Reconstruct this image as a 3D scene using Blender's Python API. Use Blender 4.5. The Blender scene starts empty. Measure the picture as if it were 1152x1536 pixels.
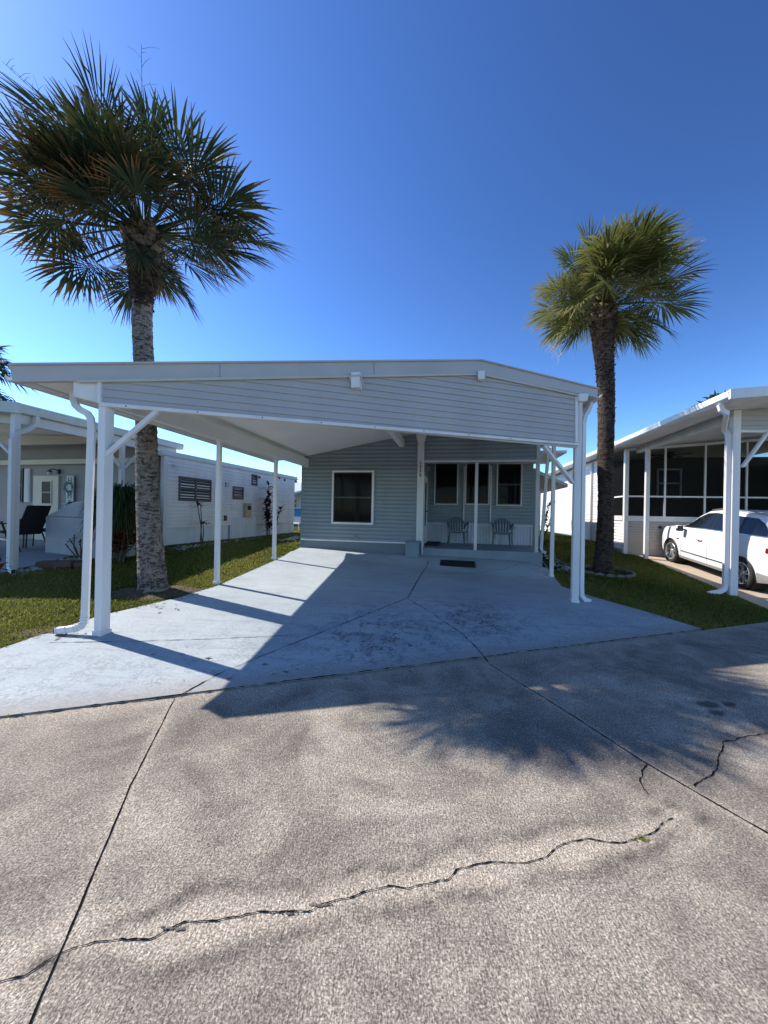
import bpy, math, random
import numpy as np
from mathutils import Vector, Matrix
random.seed(7); RNG = np.random.default_rng(11)
C = bpy.context.scene.collection
rad = math.radians
# ------------------------------------------------------------------ camera model / measuring helpers
F = 554.0; ROLL = rad(1.15); HC = 1.75          # focal length in photo pixels, camera roll, eye height
def ray(px, py):
    dx = (px-576)/F; dy = (py-768)/F
    return (dx*math.cos(ROLL)+dy*math.sin(ROLL), 1.0, dx*math.sin(ROLL)-dy*math.cos(ROLL))
ST0 = (-3.1008, 3.0156); STA = rad(18.829)      # kerb line of the street
GX = (math.cos(STA), math.sin(STA)); NX = (-math.sin(STA), math.cos(STA))
def sdist(x, y): return (x-ST0[0])*NX[0]+(y-ST0[1])*NX[1]
def tdist(x, y): return (x-ST0[0])*GX[0]+(y-ST0[1])*GX[1]
def st(t, s): return (ST0[0]+t*GX[0]+s*NX[0], ST0[1]+t*GX[1]+s*NX[1])
CAP = .72
H0 = Vector((-2.32, 10.48, .69)); HA = rad(11.3)          # near left corner of the house, its heading
AX = Vector((math.sin(HA), math.cos(HA), 0)); BX = Vector((math.cos(HA), -math.sin(HA), 0))
def apron(x, y):
    """the driveway ramps up to the house over its last metre"""
    u = (x-H0.x)*BX.x+(y-H0.y)*BX.y; v = (x-H0.x)*AX.x+(y-H0.y)*AX.y
    if u < 0 or u > 6.45 or v < -1.1: return 0.
    t = min(1., (v+1.1)/1.1); t = t*t*(3-2*t)
    return max(0., (.69-.02*u)-.1*sdist(x, y))*t*min(1., (6.45-u)/.15)
def ter(x, y): return min(max(0.0, .1*sdist(x, y)), CAP)+apron(x, y)
def gnd(px, py):
    r = ray(px, py); lo, hi = .4, 300.
    for i in range(60):
        m = (lo+hi)/2
        if HC+r[2]*m-ter(r[0]*m, m) > 0: lo = m
        else: hi = m
    return Vector((r[0]*lo, lo, HC+r[2]*lo))
def atdepth(px, py, y):
    r = ray(px, py); return Vector((r[0]*y, y, HC+r[2]*y))
# ------------------------------------------------------------------ objects
MW = {}
def prop(o, label=None, cat=None, group=None, kind=None):
    if label: o['label'] = label
    if cat: o['category'] = cat
    if group: o['group'] = group
    if kind: o['kind'] = kind
    return o
def thing(name, label, cat, loc=(0,0,0), rotz=0., group=None, rot=None, scale=1.):
    o = bpy.data.objects.new(name, None); C.objects.link(o)
    o.empty_display_size = .2
    o.location = loc
    o.rotation_euler = rot if rot else (0, 0, rotz)
    o.scale = (scale,)*3
    e = o.rotation_euler.to_matrix().to_4x4()
    MW[o.name] = Matrix.Translation(Vector(loc)) @ e @ Matrix.Scale(scale, 4)
    return prop(o, label, cat, group)
def inv(o): return MW[o.name].inverted()
class MB:
    def __init__(s): s.v = []; s.f = []; s.a = None
    def add(s, vs, fs):
        n = len(s.v); s.v += [tuple(v) for v in vs]; s.f += [tuple(i+n for i in f) for f in fs]; return s
    def box(s, x0, x1, y0, y1, z0, z1, m=None):
        v = [(x0,y0,z0),(x1,y0,z0),(x1,y1,z0),(x0,y1,z0),(x0,y0,z1),(x1,y0,z1),(x1,y1,z1),(x0,y1,z1)]
        if m: v = [m @ Vector(p) for p in v]
        return s.add(v, [(0,3,2,1),(4,5,6,7),(0,1,5,4),(1,2,6,5),(2,3,7,6),(3,0,4,7)])
    def bar(s, p, q, w, d, up=(0,0,1)):
        p = Vector(p); q = Vector(q); t = (q-p); L = t.length; t.normalize()
        u = Vector(up)
        if abs(t.dot(u)) > .98: u = Vector((0,1,0))
        x = t.cross(u).normalized(); y = x.cross(t).normalized()
        m = Matrix((x, y, t)).transposed().to_4x4(); m.translation = p
        return s.box(-w/2, w/2, -d/2, d/2, 0, L, m)
    def prism(s, poly, vec):
        n = len(poly); vec = Vector(vec); poly = [Vector(p) for p in poly]
        v = poly+[p+vec for p in poly]
        f = [tuple(range(n))[::-1], tuple(range(n, 2*n))]
        for i in range(n):
            j = (i+1) % n; f.append((i, j, n+j, n+i))
        nrm = Vector((0,0,0))
        for i in range(n):
            a = poly[i]; b = poly[(i+1) % n]; nrm += a.cross(b)
        if nrm.dot(vec) < 0: f = [t[::-1] for t in f]
        return s.add(v, f)
    def tube(s, pts, r, n=8, cap=True):
        pts = [Vector(p) for p in pts]; k = len(pts)
        rs = r if isinstance(r, (list, tuple)) else [r]*k
        vs = []; prev = None
        for i, p in enumerate(pts):
            t = (pts[min(i+1, k-1)]-pts[max(i-1, 0)]).normalized()
            if prev is None:
                u = Vector((0,0,1)) if abs(t.z) < .9 else Vector((1,0,0))
                x = t.cross(u).normalized()
            else:
                x = (prev-t*prev.dot(t)).normalized()
            prev = x; y = t.cross(x)
            for j in range(n):
                a = 2*math.pi*j/n
                vs.append(p+(x*math.cos(a)+y*math.sin(a))*rs[i])
        fs = []
        for i in range(k-1):
            for j in range(n):
                j2 = (j+1) % n
                fs.append((i*n+j, i*n+j2, (i+1)*n+j2, (i+1)*n+j))
        if cap:
            fs.append(tuple(range(n))[::-1]); fs.append(tuple((k-1)*n+j for j in range(n)))
        return s.add(vs, fs)
    def rtube(s, pts, w, d, up=(0,1,0)):
        """rectangular-section tube swept along pts; w across, d along 'up'"""
        pts = [Vector(p) for p in pts]; k = len(pts); vs = []
        for i, p in enumerate(pts):
            t = (pts[min(i+1, k-1)]-pts[max(i-1, 0)]).normalized()
            y = Vector(up); y = (y-t*y.dot(t)).normalized(); x = y.cross(t)
            for a, b in ((-1,-1),(1,-1),(1,1),(-1,1)): vs.append(p+x*(a*w/2)+y*(b*d/2))
        fs = [(0,1,2,3)[::-1], tuple((k-1)*4+j for j in range(4))]
        for i in range(k-1):
            for j in range(4):
                j2 = (j+1) % 4; fs.append((i*4+j, i*4+j2, (i+1)*4+j2, (i+1)*4+j))
        return s.add(vs, fs)
    def lathe(s, prof, n=24, m=None, a0=0., a1=2*math.pi):
        """profile (r,h) about local z"""
        k = len(prof); full = abs(a1-a0-2*math.pi) < 1e-6; cols = n if full else n+1
        vs = []
        for j in range(cols):
            a = a0+(a1-a0)*j/n
            for r, h in prof:
                p = Vector((r*math.cos(a), r*math.sin(a), h)); vs.append(m @ p if m else p)
        fs = []
        for j in range(n):
            j2 = (j+1) % cols
            for i in range(k-1): fs.append((j*k+i, j2*k+i, j2*k+i+1, j*k+i+1))
        return s.add(vs, fs)
    def build(s, name, mat, parent=None, world=False, smooth=False, bev=0):
        me = bpy.data.meshes.new(name)
        v = s.v
        if world and parent is not None:
            im = inv(parent); v = [im @ Vector(p) for p in v]
        me.from_pydata([tuple(p) for p in v], [], s.f); me.validate(); me.update()
        if mat: me.materials.append(mat)
        o = bpy.data.objects.new(name, me); C.objects.link(o)
        if parent is not None: o.parent = parent; MW[o.name] = MW[parent.name]
        if smooth:
            for p in me.polygons: p.use_smooth = True
        if bev:
            b = o.modifiers.new('bevel', 'BEVEL'); b.width = bev; b.segments = 2; b.limit_method = 'ANGLE'
        return o
def part(fn, name, mat, parent, **k):
    m = MB(); fn(m); return m.build(name, mat, parent, **k)
def box(name, mat, parent, b, bev=.004, m=None):
    return MB().box(*b, m).build(name, mat, parent, bev=bev)
def npmesh(name, v, f, mat, parent=None, attrs=None, smooth=False):
    """v (n,3) array, f (m,k) array of equal sized faces"""
    v = np.asarray(v, np.float32); f = np.asarray(f, np.int32); k = f.shape[1]
    if parent is not None:
        im = np.array(inv(parent)); v = v @ im[:3,:3].T.astype(np.float32)+im[:3,3].astype(np.float32)
    me = bpy.data.meshes.new(name)
    me.vertices.add(len(v)); me.vertices.foreach_set('co', np.ascontiguousarray(v, np.float32).ravel())
    me.loops.add(f.size); me.loops.foreach_set('vertex_index', f.ravel())
    me.polygons.add(len(f)); me.polygons.foreach_set('loop_start', np.arange(0, f.size, k, dtype=np.int32))
    if smooth: me.polygons.foreach_set('use_smooth', np.ones(len(f), bool))
    for n, a in (attrs or {}).items():
        at = me.attributes.new(n, 'FLOAT', 'POINT'); at.data.foreach_set('value', np.asarray(a, np.float32))
    me.update(calc_edges=True)
    if mat: me.materials.append(mat)
    o = bpy.data.objects.new(name, me); C.objects.link(o)
    if parent is not None: o.parent = parent; MW[o.name] = MW[parent.name]
    return o
def clip(poly, a, b, c):
    """keep a*x+b*z+c>=0"""
    out = []
    for i in range(len(poly)):
        p = poly[i]; q = poly[(i+1) % len(poly)]
        dp = a*p[0]+b*p[1]+c; dq = a*q[0]+b*q[1]+c
        if dp >= 0: out.append(p)
        if (dp >= 0) != (dq >= 0):
            t = dp/(dp-dq); out.append((p[0]+(q[0]-p[0])*t, p[1]+(q[1]-p[1])*t))
    return out
def siding(mb, outline, row=.11, lip=.012, M=None, z0=None, dutch=.0):
    """lap siding boards on the local xz plane (front is -y), clipped to a convex counter-clockwise outline"""
    xs = [p[0] for p in outline]; zs = [p[1] for p in outline]
    z = z0 if z0 is not None else min(zs)
    while z > min(zs): z -= row
    def put(poly, yf):
        v = [Vector((p[0], yf(p[1]), p[1])) for p in poly]
        if M: v = [M @ p for p in v]
        mb.add(v, [tuple(range(len(v)))])
    def cut(za, zb):
        r = [(min(xs), za), (max(xs), za), (max(xs), zb), (min(xs), zb)]
        for i in range(len(outline)):
            p = outline[i]; q = outline[(i+1) % len(outline)]
            dx = q[0]-p[0]; dz = q[1]-p[1]
            r = clip(r, -dz, dx, dz*p[0]-dx*p[1]) if r else r
        return r
    while z < max(zs):
        zz = z
        if dutch:       # flat face with a hollow along its upper edge
            for f0, f1, ya, yb in ((0, dutch, 1., .93), (dutch, dutch+(1-dutch)*.45, .93, .25), (dutch+(1-dutch)*.45, 1, .25, 0.)):
                r = cut(z+row*f0, z+row*f1)
                if len(r) > 2: put(r, lambda h: -lip*(ya+(yb-ya)*min(1., max(0., (h-zz-row*f0)/(row*(f1-f0))))))
        r = cut(z, z+row)
        if len(r) > 2:
            if not dutch: put(r, lambda h: -lip*(1-(h-zz)/row) if h < zz+row else 0.)
            b = [p for p in r if abs(p[1]-z) < 1e-5]
            if len(b) >= 2:
                x0 = min(p[0] for p in b); x1 = max(p[0] for p in b)
                v = [Vector((x0, 0, z)), Vector((x1, 0, z)), Vector((x1, -lip, z)), Vector((x0, -lip, z))]
                if M: v = [M @ p for p in v]
                mb.add(v, [(0,1,2,3)])
        z += row
# ------------------------------------------------------------------ materials
def nodes(name):
    m = bpy.data.materials.new(name); m.use_nodes = True
    nt = m.node_tree; b = nt.nodes['Principled BSDF']
    return m, nt, b
def N(nt, t, **k):
    n = nt.nodes.new(t)
    for a, v in k.items():
        if a in n.inputs.keys(): n.inputs[a].default_value = v
        else: setattr(n, a, v)
    return n
def coords(nt, scale=(1,1,1), rot=(0,0,0)):
    tc = N(nt, 'ShaderNodeTexCoord'); mp = N(nt, 'ShaderNodeMapping')
    mp.inputs['Scale'].default_value = scale; mp.inputs['Rotation'].default_value = rot
    nt.links.new(tc.outputs['Object'], mp.inputs['Vector']); return mp.outputs['Vector']
def noise(nt, scale, vec=None, detail=4, rough=.55, dist=0.):
    n = N(nt, 'ShaderNodeTexNoise'); n.inputs['Scale'].default_value = scale; n.inputs['Detail'].default_value = detail
    n.inputs['Roughness'].default_value = rough; n.inputs['Distortion'].default_value = dist
    if vec is None: vec = coords(nt)
    nt.links.new(vec, n.inputs['Vector']); return n.outputs['Fac']
def ramp(nt, fac, stops):
    r = N(nt, 'ShaderNodeValToRGB'); e = r.color_ramp.elements
    while len(e) < len(stops): e.new(.5)
    for i, (p, c) in enumerate(stops):
        e[i].position = p; e[i].color = (*c, 1) if not isinstance(c, (int, float)) else (c, c, c, 1)
    nt.links.new(fac, r.inputs['Fac']); return r.outputs['Color']
def mix(nt, fac, a, b, mode='MIX'):
    n = N(nt, 'ShaderNodeMix', data_type='RGBA', blend_type=mode)
    for s, v in ((n.inputs[0], fac), (n.inputs[6], a), (n.inputs[7], b)):
        if isinstance(v, (int, float)): s.default_value = v
        elif isinstance(v, tuple): s.default_value = (*v, 1)
        else: nt.links.new(v, s)
    return n.outputs[2]
def math_(nt, op, a, b=0., c=0.):
    n = N(nt, 'ShaderNodeMath', operation=op)
    for s, v in zip(n.inputs, (a, b, c)):
        if isinstance(v, (int, float)): s.default_value = v
        else: nt.links.new(v, s)
    return n.outputs[0]
def attr(nt, name):
    return N(nt, 'ShaderNodeAttribute', attribute_name=name).outputs['Fac']
def bump(nt, b, h, strength=.3, dist=.01):
    n = N(nt, 'ShaderNodeBump'); n.inputs['Strength'].default_value = strength; n.inputs['Distance'].default_value = dist
    nt.links.new(h, n.inputs['Height']); nt.links.new(n.outputs['Normal'], b.inputs['Normal'])
def mat(name, col, rough=.5, var=.12, scale=3., bumps=0., bscale=40., metal=0., spec=.5, streak=False):
    m, nt, b = nodes(name)
    b.inputs['Roughness'].default_value = rough; b.inputs['Metallic'].default_value = metal
    b.inputs['Specular IOR Level'].default_value = spec
    v = coords(nt, (1,1,.25) if streak else (1,1,1))
    f = noise(nt, scale, v, 5)
    lo = tuple(c*(1-var) for c in col); hi = tuple(min(1, c*(1+var*.6)) for c in col)
    nt.links.new(ramp(nt, f, [(.3, lo), (.7, hi)]), b.inputs['Base Color'])
    if bumps: bump(nt, b, noise(nt, bscale), bumps, .004)
    return m
WHITE = mat('white aluminium paint', (.75,.73,.72), .40, .13, 3.0, .05, 12, streak=True)
WHITE2 = mat('aged white paint', (.62,.61,.60), .45, .14, 2.5, .06, 12, streak=True)
CREAM = mat('cream paint', (.55,.52,.44), .5, .08, 2)
FASCIA = mat('grey white fascia metal', (.47,.455,.45), .4, .08, 1.5, .04, 10)
ENCL = mat('shaded enclosure vinyl', (.30,.31,.335), .5, .1, 3)  # white vinyl, with the deep shade under the roof put into its colour
POLEG = mat('dull dark glass', (.012,.014,.018), .35, .2, 2, spec=.15)
CEIL = mat('carport ceiling paint', (.80,.80,.77), .5, .06, 1.2)
GABLE = mat('white vinyl siding', (.47,.45,.445), .42, .06, 1.5, .03, 30, streak=True)
BLUE = mat('blue grey vinyl siding', (.24,.285,.305), .5, .10, 1.6, .04, 25, streak=True)
BLUETRIM = mat('blue grey painted trim', (.16,.20,.22), .5, .1, 2)
NBSIDE = mat('neighbour white siding', (.70,.67,.66), .5, .12, 2.2, .04, 20, streak=True)
NBSKIRT = mat('neighbour skirting', (.60,.62,.66), .5, .12, 2.4, streak=True)
NBGREY = mat('neighbour grey wall', (.25,.25,.27), .6, .08, 2)
NBROOF = mat('weathered white roof metal', (.52,.55,.54), .4, .14, 3)
KNEE = mat('shaded knee wall siding', (.40,.375,.34), .5, .08, 2)  # same siding as the side wall, soffit shade put into the colour
PORCHF = mat('porch floor paint', (.22,.27,.305), .6, .15, 2)  # the driveway blue with porch shade put into the colour
RSIDE = mat('right neighbour siding', (.74,.73,.70), .45, .07, 2, streak=True)
DARKFR = mat('dark bronze frame', (.045,.038,.036), .45, .1, 5)
BROWNFR = mat('brown louvre frame', (.10,.075,.072), .5, .1, 5)
LOUVER = mat('louvre glass panes', (.04,.04,.046), .45, .2, 6, spec=.2)
BLACK = mat('black plastic', (.012,.012,.013), .45, .1, 5)
INTERIOR = mat('dark interior', (.008,.008,.010), .9, .3, 2)
BLIND = mat('vertical blind fabric', (.04,.028,.028), .8, .2, 3)
MATBLK = mat('black rubber doormat', (.010,.010,.012), .9, .3, 30, .5, 120)
CHAIRGRN = mat('grey blue plastic', (.10,.135,.15), .4, .05, 3)
SLAB = mat('patio slab concrete', (.30,.31,.31), .85, .2, 1.2, .3, 60)
PAVER = mat('red paver', (.12,.07,.06), .9, .3, 8, .5, 40)
ROCK = mat('pale stones', (.42,.40,.37), .9, .35, 5, .5, 30)
EDGER = mat('scalloped concrete edging', (.20,.185,.16), .9, .3, 7, .6, 40)  # pale concrete, darkened in the colour for the shade it lies in
SOIL = mat('soil and dead thatch', (.085,.06,.035), .95, .5, 8, .8, 50)
SEAT = mat('dark sling fabric', (.015,.016,.018), .7, .2, 8)
BLUECLOTH = mat('turquoise cloth', (.05,.28,.48), .8, .1, 5)
TEAL = mat('teal paint', (.03,.16,.19), .6, .1, 5)
WREATH = mat('wreath leaves', (.10,.20,.19), .8, .4, 20)
SIGNW = mat('sign board white', (.55,.60,.62), .7, .1, 5)
YELLOWED = mat('yellowed meter box', (.42,.36,.22), .6, .2, 8)
BULB = mat('lamp glass', (.5,.48,.42), .15, .05, 5)
TWIG = mat('bare twigs', (.10,.08,.06), .9, .3, 20)
def glass_mat(name, col, rough=.06, spec=.18):
    m, nt, b = nodes(name)
    b.inputs['Base Color'].default_value = (*col, 1); b.inputs['Roughness'].default_value = rough
    b.inputs['Specular IOR Level'].default_value = spec
    tr = N(nt, 'ShaderNodeBsdfTransparent'); tr.inputs['Color'].default_value = (.75,.75,.75,1)
    ms = N(nt, 'ShaderNodeMixShader'); ms.inputs[0].default_value = .42
    nt.links.new(tr.outputs[0], ms.inputs[1]); nt.links.new(b.outputs[0], ms.inputs[2])
    nt.links.new(ms.outputs[0], nt.nodes['Material Output'].inputs['Surface'])
    bump(nt, b, noise(nt, 1.7), .04, .02)
    return m
GLASS = glass_mat('window glass', (.006,.007,.009))
DGLASS = mat('dark window glass', (.010,.012,.014), .2, .3, 2, spec=.15)
def screen_mat():
    m, nt, b = nodes('insect screen mesh')
    b.inputs['Base Color'].default_value = (.008,.008,.009,1); b.inputs['Roughness'].default_value = .8
    b.inputs['Specular IOR Level'].default_value = .1
    tr = N(nt, 'ShaderNodeBsdfTransparent')
    ms = N(nt, 'ShaderNodeMixShader'); ms.inputs[0].default_value = .52
    nt.links.new(tr.outputs[0], ms.inputs[1]); nt.links.new(b.outputs[0], ms.inputs[2])
    nt.links.new(ms.outputs[0], nt.nodes['Material Output'].inputs['Surface'])
    return m
SCREEN = screen_mat()
def bark_mat(name, c0, c1, cr):
    m, nt, b = nodes(name); b.inputs['Roughness'].default_value = .92; b.inputs['Specular IOR Level'].default_value = .2
    v = coords(nt, (1,1,3.2)); v2 = coords(nt, (1,1,.9))
    n1 = noise(nt, 7, v, 6, .65, .6); n2 = noise(nt, 3, v2, 4, .6)
    nh = noise(nt, 6, coords(nt, (1.4,1.4,3.6)), 6, .72, .8); nv = noise(nt, 17, coords(nt, (1,1,.55)), 4, .65, .3)
    crk = math_(nt, 'MULTIPLY', ramp(nt, nh, [(.385, 0.), (.46, 1.)]), ramp(nt, nv, [(.34, .25), (.43, 1.)]))
    base = mix(nt, n2, c0, c1)
    base = mix(nt, ramp(nt, n1, [(.38, 0.), (.62, 1.)]), mix(nt, .55, base, cr), base)
    col = mix(nt, crk, cr, base)
    nt.links.new(col, b.inputs['Base Color'])
    h = math_(nt, 'ADD', crk, math_(nt, 'MULTIPLY', n1, 1.2)); bump(nt, b, h, .9, .03)
    return m
BARK = bark_mat('palm bark grey', (.31,.27,.235), (.215,.19,.165), (.07,.055,.045))
BARK2 = bark_mat('palm bark brown', (.12,.085,.065), (.085,.06,.048), (.022,.016,.013))
BOOT = bark_mat('palm leaf boots', (.32,.25,.19), (.17,.11,.075), (.06,.035,.022))
FIBRE = bark_mat('palm fibre', (.075,.05,.038), (.05,.033,.026), (.015,.01,.008))
def leaf_mat(name, c0, c1, tip, transl=.35, rough=.62):
    m, nt, b = nodes(name); b.inputs['Roughness'].default_value = rough
    b.inputs['Specular IOR Level'].default_value = .16
    u = attr(nt, 'u'); va = attr(nt, 'var'); dr = attr(nt, 'dry')
    g = mix(nt, va, c0, c1)
    f = math_(nt, 'MULTIPLY', ramp(nt, u, [(.55, 0.), (1., 1.)]), dr)
    g = mix(nt, f, g, tip)
    nt.links.new(g, b.inputs['Base Color'])
    t = N(nt, 'ShaderNodeBsdfTranslucent'); nt.links.new(mix(nt, .5, g, (.10,.13,.015), 'ADD'), t.inputs['Color'])
    ms = N(nt, 'ShaderNodeMixShader'); ms.inputs[0].default_value = transl
    nt.links.new(b.outputs[0], ms.inputs[1]); nt.links.new(t.outputs[0], ms.inputs[2])
    nt.links.new(ms.outputs[0], nt.nodes['Material Output'].inputs['Surface'])
    return m
PALM1 = leaf_mat('palm fronds dark', (.022,.042,.026), (.045,.062,.030), (.36,.16,.055), .14)  # green darkened in the colour for a backlit crown
PALM2 = leaf_mat('palm fronds sunlit', (.065,.088,.024), (.17,.17,.055), (.40,.32,.16), .22, .5)  # yellow sunlit highlights put into the leaf colour
GRASSM = leaf_mat('grass blades', (.085,.108,.014), (.25,.24,.055), (.40,.33,.14), .42, .7)
TI = leaf_mat('purple ti leaves', (.060,.014,.026), (.10,.025,.035), (.16,.06,.03), .15)
CROTON = leaf_mat('croton leaves', (.035,.022,.012), (.30,.06,.015), (.20,.10,.02), .15)
PONY = leaf_mat('ponytail leaves', (.015,.032,.012), (.035,.065,.02), (.08,.07,.03), .15)
# ------------------------------------------------------------------ world, sun, camera
SUN_EL = rad(46.5); SUN_AZ = rad(-69.5)       # azimuth from +Y towards +X
sc = bpy.context.scene
w = bpy.data.worlds.new('World'); sc.world = w; w.use_nodes = True
wt = w.node_tree; bg = wt.nodes['Background']
sky = wt.nodes.new('ShaderNodeTexSky'); sky.sky_type = 'NISHITA'; sky.sun_disc = False
sky.sun_elevation = SUN_EL; sky.sun_rotation = SUN_AZ
sky.altitude = 0; sky.air_density = 1.0; sky.dust_density = .25; sky.ozone_density = 4.0
gm = wt.nodes.new('ShaderNodeGamma'); gm.inputs['Gamma'].default_value = 1.65; wt.links.new(sky.outputs['Color'], gm.inputs['Color'])   # clear deep blue winter sky
mx = wt.nodes.new('ShaderNodeMix'); mx.data_type = 'RGBA'; mx.blend_type = 'MULTIPLY'; mx.inputs[0].default_value = 1; mx.inputs[7].default_value = (.97, 1.01, 1., 1)
wt.links.new(gm.outputs['Color'], mx.inputs[6])
wt.links.new(mx.outputs[2], bg.inputs['Color']); bg.inputs['Strength'].default_value = .0555
sl = bpy.data.lights.new('sun', 'SUN'); sl.energy = 4.9; sl.angle = rad(.53); sl.color = (1., .93, .84)
so = bpy.data.objects.new('sun', sl); C.objects.link(so)
sd = Vector((math.sin(SUN_AZ)*math.cos(SUN_EL), math.cos(SUN_AZ)*math.cos(SUN_EL), math.sin(SUN_EL)))
so.rotation_euler = sd.to_track_quat('Z', 'Y').to_euler(); so.location = (-20, 10, 25)
cd = bpy.data.cameras.new('camera'); co = bpy.data.objects.new('camera', cd); C.objects.link(co)
cd.sensor_fit = 'VERTICAL'; cd.sensor_height = 24; cd.lens = F/1536*24; cd.clip_start = .05; cd.clip_end = 2000
cr_, sr_ = math.cos(ROLL), math.sin(ROLL)
co.matrix_world = Matrix(((cr_, -sr_, 0, 0), (0, 0, -1, 0), (sr_, cr_, 0, HC), (0, 0, 0, 1)))
sc.camera = co
sc.view_settings.view_transform = 'Standard'; sc.view_settings.look = 'None'
sc.view_settings.exposure = 0.55; sc.view_settings.gamma = 1
sc.cycles.max_bounces = 8; sc.cycles.transparent_max_bounces = 16
# ------------------------------------------------------------------ ground, street, driveways
def poly_pts(l): return [np.array(gnd(*p))[:2] for p in l]
def dist_poly(P, pts):
    """distance of points P (n,2) to an open polyline"""
    d = np.full(len(P), 1e9)
    for a, b in zip(pts[:-1], pts[1:]):
        a = np.array(a); b = np.array(b); ab = b-a
        t = np.clip(((P-a) @ ab)/(ab @ ab+1e-12), 0, 1)
        d = np.minimum(d, np.linalg.norm(P-a-t[:,None]*ab, axis=1))
    return d
def inside(P, poly):
    P = np.asarray(P); poly = np.asarray(poly); r = np.zeros(len(P), bool); n = len(poly)
    for i in range(n):
        a = poly[i]; b = poly[(i+1) % n]
        c = ((a[1] > P[:,1]) != (b[1] > P[:,1])) & (P[:,0] < (b[0]-a[0])*(P[:,1]-a[1])/(b[1]-a[1]+1e-12)+a[0])
        r ^= c
    return r
def nter(x, y):
    s = (x-ST0[0])*NX[0]+(y-ST0[1])*NX[1]
    return np.clip(.1*s, 0, CAP)
def grid(name, ts, ss, zf, m, attrs=None):
    T, S = np.meshgrid(ts, ss); X = ST0[0]+T*GX[0]+S*NX[0]; Y = ST0[1]+T*GX[1]+S*NX[1]
    v = np.stack([X.ravel(), Y.ravel(), zf(X, Y, S).ravel()], 1)
    nt_, ns = len(ts), len(ss); i = np.arange(ns-1)[:,None]*nt_+np.arange(nt_-1)[None]
    i = i.ravel(); f = np.stack([i, i+1, i+1+nt_, i+nt_], 1)
    return npmesh(name, v, f, m, attrs=attrs(v) if attrs else None, smooth=True)
def spaced(lo, hi, fine, far):
    a = list(np.arange(lo, hi+fine*.5, fine)); st_ = fine
    x = hi
    while x < far: st_ *= 1.35; x += st_; a.append(min(x, far))
    x = lo; st_ = fine
    while x > -far: st_ *= 1.35; x -= st_; a.insert(0, max(x, -far))
    return np.array(a)
CRK = [[(-500,1560),(-200,1502),(-60,1492),(0,1473),(36,1466),(68,1445),(99,1427),(141,1414),(224,1409),(260,1393),(276,1384),(359,1377),(391,1367),(463,1370),(484,1357),(521,1348),(552,1337),(583,1329),(609,1333),(674,1320),(685,1306),(734,1293),(792,1295),(818,1288),(836,1270),(880,1258),(932,1266),(979,1251),(995,1234),(1010,1228)],
       [(969,1147),(958,1172),(971,1192)], [(1042,1180),(1073,1156),(1086,1114),(1140,1101),(1180,1096)]]
UP = [[(150,1400),(250,1356),(292,1335),(380,1336),(470,1330),(547,1302),(620,1296),(687,1268),(776,1255),(812,1239),(885,1234),(969,1221),(1010,1205)],
      [(60,1452),(99,1452),(161,1453),(193,1471),(224,1466),(338,1435),(417,1411),(521,1380),(552,1370),(635,1364),(760,1328),(864,1307),(969,1286),(1021,1239),(1062,1224)]]
JOINTS = [[(262,1048),(195,1180),(120,1360),(45,1536),(20,1600)], [(735,997),(850,1068),(960,1140),(1060,1198),(1165,1258),(1500,1452)], [(1028,956),(1090,972),(1180,998),(1600,1130)]]
wcrk = [poly_pts(p) for p in CRK]; wup = [poly_pts(p) for p in UP]
def road_attrs(v):
    P = v[:,:2].astype(float)
    x, y = P[:,0], P[:,1]; wob = lambda f, a, b: a*np.sin(f*x+2.1*np.sin(f*.7*y+b))*np.cos(f*.9*y+1.7*np.sin(f*.6*x-b))
    P0 = P; P = P+np.stack([sum(wob(f, .16/f, b) for f, b in ((7,0.),(17,1.),(41,2.),(90,3.))), sum(wob(f, .16/f, b+4) for f, b in ((7,0.),(17,1.),(41,2.),(90,3.)))], 1)
    d = dist_poly(P, wcrk[0]); d3 = np.minimum(dist_poly(P, wcrk[1]), dist_poly(P, wcrk[2]))
    du = np.minimum(dist_poly(P, wup[0]), dist_poly(P, wup[1]))
    dj = np.full(len(P), 1e9)
    for j in JOINTS: dj = np.minimum(dj, dist_poly(P0, poly_pts(j)))
    light = np.clip(1.9*(1-d/.19), 0, 1)
    light = np.maximum(light, .8*np.clip(1-dj/.07, 0, 1))
    s = (P[:,0]-ST0[0])*NX[0]+(P[:,1]-ST0[1])*NX[1]
    light = np.maximum(light, .75*np.clip(1+s/.30, 0, 1))
    dark = np.clip(1-du/.075, 0, 1)**1.2
    dark = np.maximum(dark, np.clip(1-d3/.10, 0, 1)*.7)
    oil = np.zeros(len(P))
    for q, rx, ry in (((1058,1055),.085,.05), ((1092,1056),.07,.045), ((1070,1067),.06,.04)):
        g = np.array(gnd(*q))[:2]
        e = P-g; tt = e[:,0]*GX[0]+e[:,1]*GX[1]; ss_ = e[:,0]*NX[0]+e[:,1]*NX[1]
        oil = np.maximum(oil, np.clip((1.25-np.sqrt((tt/rx)**2+(ss_/ry)**2))*4, 0, 1))
    return {'light': light, 'dark': dark, 'oil': oil}
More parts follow.
